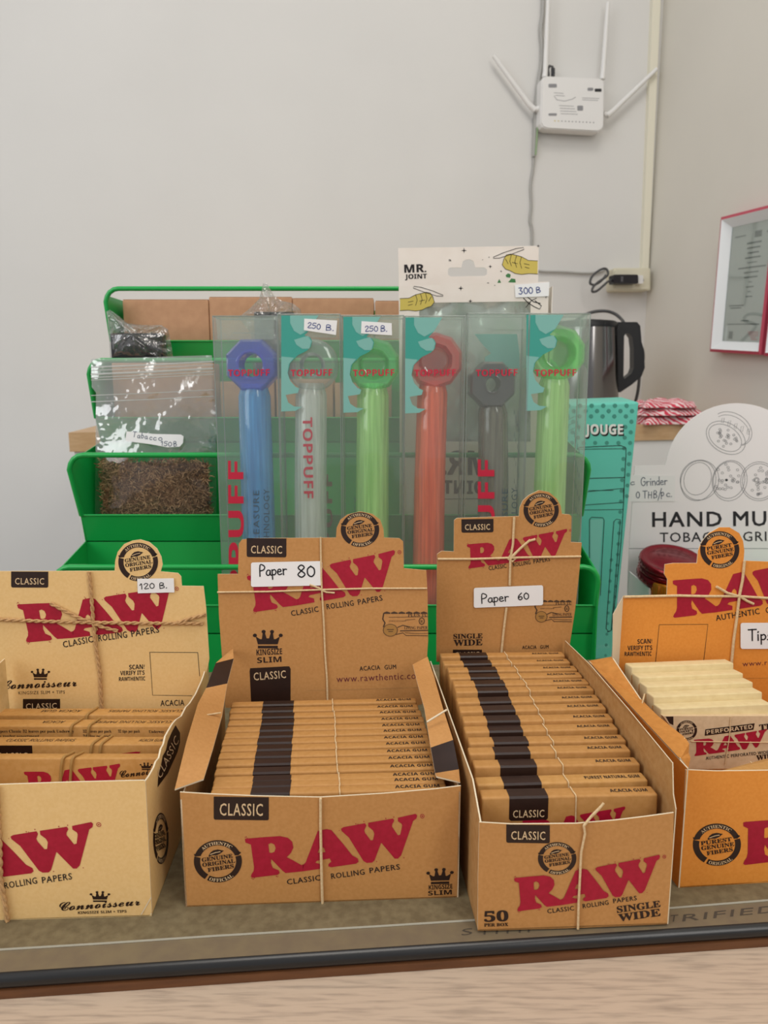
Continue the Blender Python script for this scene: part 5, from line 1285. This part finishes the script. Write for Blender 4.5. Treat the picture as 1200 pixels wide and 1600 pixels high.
hi = [(972,526),(974,522),(981,522),(985,528),(987,545),(987,575),(984,583),(973,592),(971,590)]
tri = tessellate_polygon([[V((x, -y, 0)) for x, y in ho], [V((x, -y, 0)) for x, y in hi]]); flat = ho+hi
fv = [SK.pt(*p)+V((0, -.013, 0)) for p in flat]; bv = [v+V((0, .026, 0)) for v in fv]
mb.mesh(fv, tri, KBLK); mb.mesh(bv, tri, KBLK)
for lp_, o_ in ((ho, 0), (hi, len(ho))):
    n_ = len(lp_); mb.mesh(fv[o_:o_+n_]+bv[o_:o_+n_], [(i, (i+1) % n_, n_+(i+1) % n_, n_+i) for i in range(n_)], KBLK)
mb.build('handle', kt_)
GREYC = mat('dark_grey_cable', '4a4a4b', 0.5); LGREY = mat('light_grey_cable', 'a9a8a4', 0.5)
mb = MB(); mb.tube(smooth([P(*p) for p in ((885,515,1.60),(905,497,1.60),(925,488,1.60),(945,486,1.60),(960,490,1.60),(970,498,1.59),(976,506,1.56),(990,530,1.57),(1002,542,1.56),(1005,555,1.56),(1004,568,1.56),(1000,580,1.57),(996,615,1.57),(985,655,1.57))]), .0033, GREYC, 8)
mb.build('cord', kt_)

clm = bpy.data.materials.new('red_white_cloth'); clm.use_nodes = True; nt = clm.node_tree; bs = nt.nodes['Principled BSDF']; bs.inputs['Roughness'].default_value = .95
tcn = nt.nodes.new('ShaderNodeTexCoord'); wv = nt.nodes.new('ShaderNodeTexWave'); wv.wave_type = 'BANDS'; wv.bands_direction = 'DIAGONAL'; wv.inputs['Scale'].default_value = 42; wv.inputs['Distortion'].default_value = 6; wv.inputs['Detail'].default_value = 2; wv.inputs['Detail Scale'].default_value = 1.6
rp = nt.nodes.new('ShaderNodeValToRGB'); rp.color_ramp.elements[0].color = lin('d23a53'); rp.color_ramp.elements[0].position = .25; rp.color_ramp.elements[1].color = lin('f3dcdc'); rp.color_ramp.elements[1].position = .75
nt.links.new(tcn.outputs['Object'], wv.inputs[0]); nt.links.new(wv.outputs[0], rp.inputs[0]); nt.links.new(rp.outputs[0], bs.inputs[0])
cl = thing('folded_cloth', 'red and white patterned cloth folded on the back counter by the wall', 'cloth', P(1045, 660, 1.46))
c00 = PZ(1003, 664, ZT); cu = te*0.135; cv = V((0.02, 0.13, 0))
def cloth_layer(z0, th, seed, ex):
    rnd = random.Random(seed); nx, ny = 26, 18; vs = []; b_ = MB()
    for j in range(ny+1):
        for i in range(nx+1):
            u, v = i/nx, j/ny; e = (1-abs(2*u-1)**6)*(1-abs(2*v-1)**6)
            wob = .0035*math.sin(u*14+v*4+seed)+.0025*math.sin(v*17+seed*2)+rnd.uniform(-.0006, .0006)
            p = c00 + cu*(u*(1+ex)) + cv*v + te*(.004*math.sin(v*9+seed)) - tn*(.005*math.sin(u*8+seed*1.7))
            vs.append(V((p.x, p.y, ZT+z0+.002+(th*e**.5)+wob*e)))
    fs_ = [(j*(nx+1)+i, j*(nx+1)+i+1, (j+1)*(nx+1)+i+1, (j+1)*(nx+1)+i) for j in range(ny) for i in range(nx)]
    b_.mesh(vs, fs_, clm, True)
    bor = [j*(nx+1) for j in range(ny+1)]+[ny*(nx+1)+i for i in range(1, nx+1)]+[j*(nx+1)+nx for j in range(ny-1, -1, -1)]+[i for i in range(nx-1, 0, -1)]
    rim_ = [vs[k] for k in bor]; low = [V((p.x, p.y, ZT+z0+.0003)) for p in rim_]; n_ = len(rim_)
    b_.mesh(rim_+low, [(i, (i+1) % n_, n_+(i+1) % n_, n_+i) for i in range(n_)], clm, True)
    return b_.build('cloth_fold', cl)
cloth_layer(0, .016, 1, .0); cloth_layer(.016, .013, 2, -.04); cloth_layer(.030, .010, 5, -.12)

# ------------------------------------------------------------------ on the back wall
TRUNK = mat('cream_trunking', 'e3dfcd', .5)
w0 = SW(); w1 = SW(.012)
mb = MB(); mb.prism([w1.pt(*p) for p in ((1021,-25),(1033.5,-25),(1013.5,420),(1003,420))], -WB*.012, TRUNK); mb.build('cable_trunking', None, loc=w0.pt(1010,400), label='cream cable trunking running down the wall corner to the socket', cat='trunking')
so = thing('wall_socket', 'cream socket box low in the wall corner under the trunking', 'socket', w0.pt(986, 437))
IVORY = mat('ivory_plastic', 'd8d3bd', .45)
sp = SW(.034); mb = MB()
mb.prism([sp.pt(*p) for p in rrect(958, 419, 1016, 454, 3)], -WB*.034, IVORY); mb.build('back_box', so)
sp2 = SW(.038); mb = MB(); mb.prism([sp2.pt(*p) for p in rrect(961, 421, 1014, 452, 3)], -WB*.004, IVORY); mb.fill(sp2, [(996,433),(1000,433),(1000,436),(996,436)], GREYLINE, 1); mb.fill(sp2, [(1003,436),(1006,436),(1006,440),(1003,440)], GREYLINE, 1); mb.build('face_plate', so)
ad = thing('power_adapter', 'black power adapter plugged into the cream wall socket', 'adapter', sp2.pt(980, 435))
sp3 = SW(.062); mb = MB(); mb.prism([sp3.pt(*p) for p in rrect(959, 429, 997, 443, 2)], -WB*.0235, BLACKP); mb.stroke(sp3, [(971,432),(971,440)], .6, GREYLINE, 1); mb.stroke(sp3, [(973,432),(973,440)], .6, GREYLINE, 1); mb.build('adapter_body', ad)
mb = MB(); mb.prism([SW(.0545).pt(*p) for p in rrect(997.5, 430, 1005, 443, 1)], -WB*.016, WHITE); mb.build('pin_block', ad)
cs = SW(.02); cpt = lambda pts, off=.02: [SW(off).pt(*p) for p in pts]
mb = MB(); mb.tube(smooth(cpt([(958,437),(950,440),(942,447),(932,455),(925,455),(928,447),(936,440),(946,433),(950,428)], .05)+cpt([(948,421),(942,420),(934,424),(925,432),(922,442),(928,445),(938,440),(947,430)], .045)), .0028, GREYC, 6)
mb.tube(smooth(cpt([(947,421),(936,425),(915,427),(880,425),(846,424),(833,420)], .006)), .0024, LGREY, 6); mb.build('cord', ad)

rt = thing('wireless_router', 'white wireless router with four aerials mounted on the back wall', 'router', w0.pt(895, 162))
so_ = SW(.036); mb = MB()
bod = [(846,126),(849,121),(856,119.5),(936,123),(942,126),(943.5,131),(942.5,197),(940,203),(934,206),(854,201.5),(847,199),(844,193)]
mb.prism([so_.pt(*p) for p in bod], -WB*.026, WHITE)
mb.prism([so_.pt(x*.97+895*.03, y*.97+162*.03)+WB*.003 for x, y in bod], -WB*.0032, WHITE)
sr2 = SW(.0391)
for x0_, y0_, x1_, y1_, m_ in ((857,131,870,137,GREYLINE),(918,137,927,142,GREYLINE),(929,138.5,940,143.5,BLKP),(902,165,911,173,GREYLINE),(857,177,870,181,GREYLINE)): mb.fill(sr2, rrect(x0_, y0_, x1_, y1_, 1.5), m_, 1)
for k in range(4): mb.stroke(sr2, [(874+k*.8,165+k*4.2),(896+k*2,166+k*4.2)], .8, GREYLINE, 1)
for x0_, y0_, x1_ in ((866,145,880),(868,149,882),(910,153,936),(910,156,934)): mb.stroke(sr2, [(x0_,y0_),(x1_,y0_+1)], .8, GREYLINE, 1)
mb.stroke(sr2, [(866,150),(870,156),(882,158),(894,155),(899,152)], .9, GREYLINE, 1)
for k in range(12): mb.fill(sr2, [(866+k*5.5,188+k*.25),(868+k*5.5,188+k*.25),(868+k*5.5,189.6+k*.25),(866+k*5.5,189.6+k*.25)], GREYLINE if k > 1 else YELL, 1)
mb.build('router_body', rt)
for pts, nm_ in ((((845,169),(836,171)), 0), (((943,177),(948,180)), 1)):
    mb = MB(); mb.tube([SW(.022).pt(*p) for p in pts], .0055, WHITE, 10); mb.build('aerial_hinge', rt)
for pts in (((836,172),(826,163),(771,87)), ((851,121),(852,112),(857,-12)), ((941,124),(942,114),(950,4)), ((948,181),(957,174),(1026,108))):
    mb = MB(); q = [SW(.022).pt(*p) for p in pts]; mb.tube([q[0], q[0].lerp(q[1], .5), q[1], q[1].lerp(q[2], .5), q[2]], [.0062, .006, .0056, .005, .0042], WHITE, 10); mb.build('aerial', rt)
mb = MB(); mb.tube(smooth(cpt([(849,-30),(848,20),(845,45),(847,75),(846,100),(841,130),(838,160),(836,195),(835,225),(834,245)], .008)), .0042, LGREY, 8)
mb.tube(smooth(cpt([(835,225),(833,260),(829,290),(830,320),(828,345),(831,360),(831,400),(832,470)], .005)), .0028, LGREY, 6)
mb.build('wall_cable', None, loc=w0.pt(834,240), label='grey cable running down the back wall behind the router', cat='cable')
GRNW = mat('green_wire', '8faa80', .5)
mb = MB(); mb.tube(cpt([(843,184),(840,196),(839,215),(837,242)], .016), .0018, GRNW, 6); mb.build('thin_wire', None, loc=w0.pt(839,215), label='short thin green wire hanging below the router by the cable', cat='wire')
mb = MB(); mb.tube(cpt([(857,119),(856,108),(859,103),(863,104),(864,119)], .02), .0028, GREYC, 6); mb.tube(cpt([(864,119),(864,107)], .02), .0042, BLACKP, 8); mb.build('network_plug', None, loc=w0.pt(861,112), label='black network plug in the top of the white router', cat='plug')

# ------------------------------------------------------------------ framed certificates on the right wall
FRED = mat('red_frame', 'b8475a', .4); FWHITE = mat('white_frame_bevel', 'e6e9ea', .35); PAPER = mat('certificate_paper', 'cfd2cd', .7); FPRINT = mat('certificate_print', '7f8783', .7); SEALP = mat('red_seal_print', 'd2a3a3', .7)
def framed(label, TL, TR, BR, BL, prints):
    r = thing('framed_certificate', label, 'certificate', SR().pt((TL[0]+BR[0])/2, (TL[1]+BR[1])/2), 'certificates on the right wall')
    s_ = SR(.024)
    A, B, C_, D_ = [s_.pt(*p) for p in (TL, TR, BR, BL)]
    def pt(u, v, o=0): return A.lerp(B, u).lerp(D_.lerp(C_, u), v) + WA*(-o)
    def ring(u0, v0, u1, v1, o0, o1, m_, nm_):
        b_ = MB(); o_ = [pt(0+u0, 0+v0, o0), pt(1-u0, v0, o0), pt(1-u0, 1-v0, o0), pt(u0, 1-v0, o0)]; i_ = [pt(u1, v1, o1), pt(1-u1, v1, o1), pt(1-u1, 1-v1, o1), pt(u1, 1-v1, o1)]
        b_.mesh(o_+i_, [(k, (k+1) % 4, 4+(k+1) % 4, 4+k) for k in range(4)], m_)
        w_ = [q+WA*(.024+o0) for q in o_]; b_.mesh(o_+w_, [(k, (k+1) % 4, 4+(k+1) % 4, 4+k) for k in range(4)], m_)
        return b_.build(nm_, r)
    ring(0, 0, .035, .022, .002, .004, FRED, 'outer_frame'); ring(.035, .022, .135, .085, .004, -.010, FWHITE, 'bevel')
    b_ = MB(); b_.mesh([pt(.13, .08, -.011), pt(.87, .08, -.011), pt(.87, .92, -.011), pt(.13, .92, -.011)], [(0,1,2,3)], PAPER)
    for (u0, v0, u1, h, m_) in prints: b_.mesh([pt(u0, v0-h, -.0105), pt(u1, v0-h, -.0105), pt(u1, v0+h, -.0105), pt(u0, v0+h, -.0105)], [(0,1,2,3)], m_)
    b_.build('paper', r)
    b_ = MB(); b_.prism([pt(.12, .075, -.009), pt(.88, .075, -.009), pt(.88, .925, -.009), pt(.12, .925, -.009)], WA*.0012, GLASSM); b_.build('glass', r)
GLASSM = clear('picture_glass', 'f4f7f6', haze=0.02, gloss_rough=0.02, gloss=.8, base=.04)
pr_ = [(.56,.165,.68,.022,FPRINT),(.2,.16,.4,.004,FPRINT),(.76,.16,.86,.004,FPRINT)]
for k, (w_, h_) in enumerate(((.26,.006),(.24,.005),(.2,.005),(.28,.005),(.18,.003),(.5,.005),(.26,.004),(.24,.005),(.06,.003),(.14,.004),(.06,.003),(.12,.004))): pr_.append((.5-w_/2+.06, .22+k*.034, .5+w_/2+.06, h_, FPRINT))
pr_ += [(.2,.655,.48,.004,FPRINT),(.22,.672,.44,.004,FPRINT),(.45,.765,.6,.004,FPRINT),(.2,.79,.8,.004,FPRINT),(.24,.87,.32,.028,FPRINT),(.17,.86,.21,.055,FWHITE)]
pr_ += [(.6+.02*k, .845+.013*k, .82-.02*k if k % 2 else .8, .004, SEALP) for k in range(5)]
framed('red framed certificate on the right wall, fully left of its neighbour', (1128,339.5), (1217,317), (1190.5,554.5), (1110.5,549.5), pr_)
framed('second red framed certificate cut by the right picture edge', (1222,316), (1330,288), (1300,562), (1195,556), [(.3,.3,.7,.005,FPRINT),(.3,.4,.7,.005,FPRINT)])
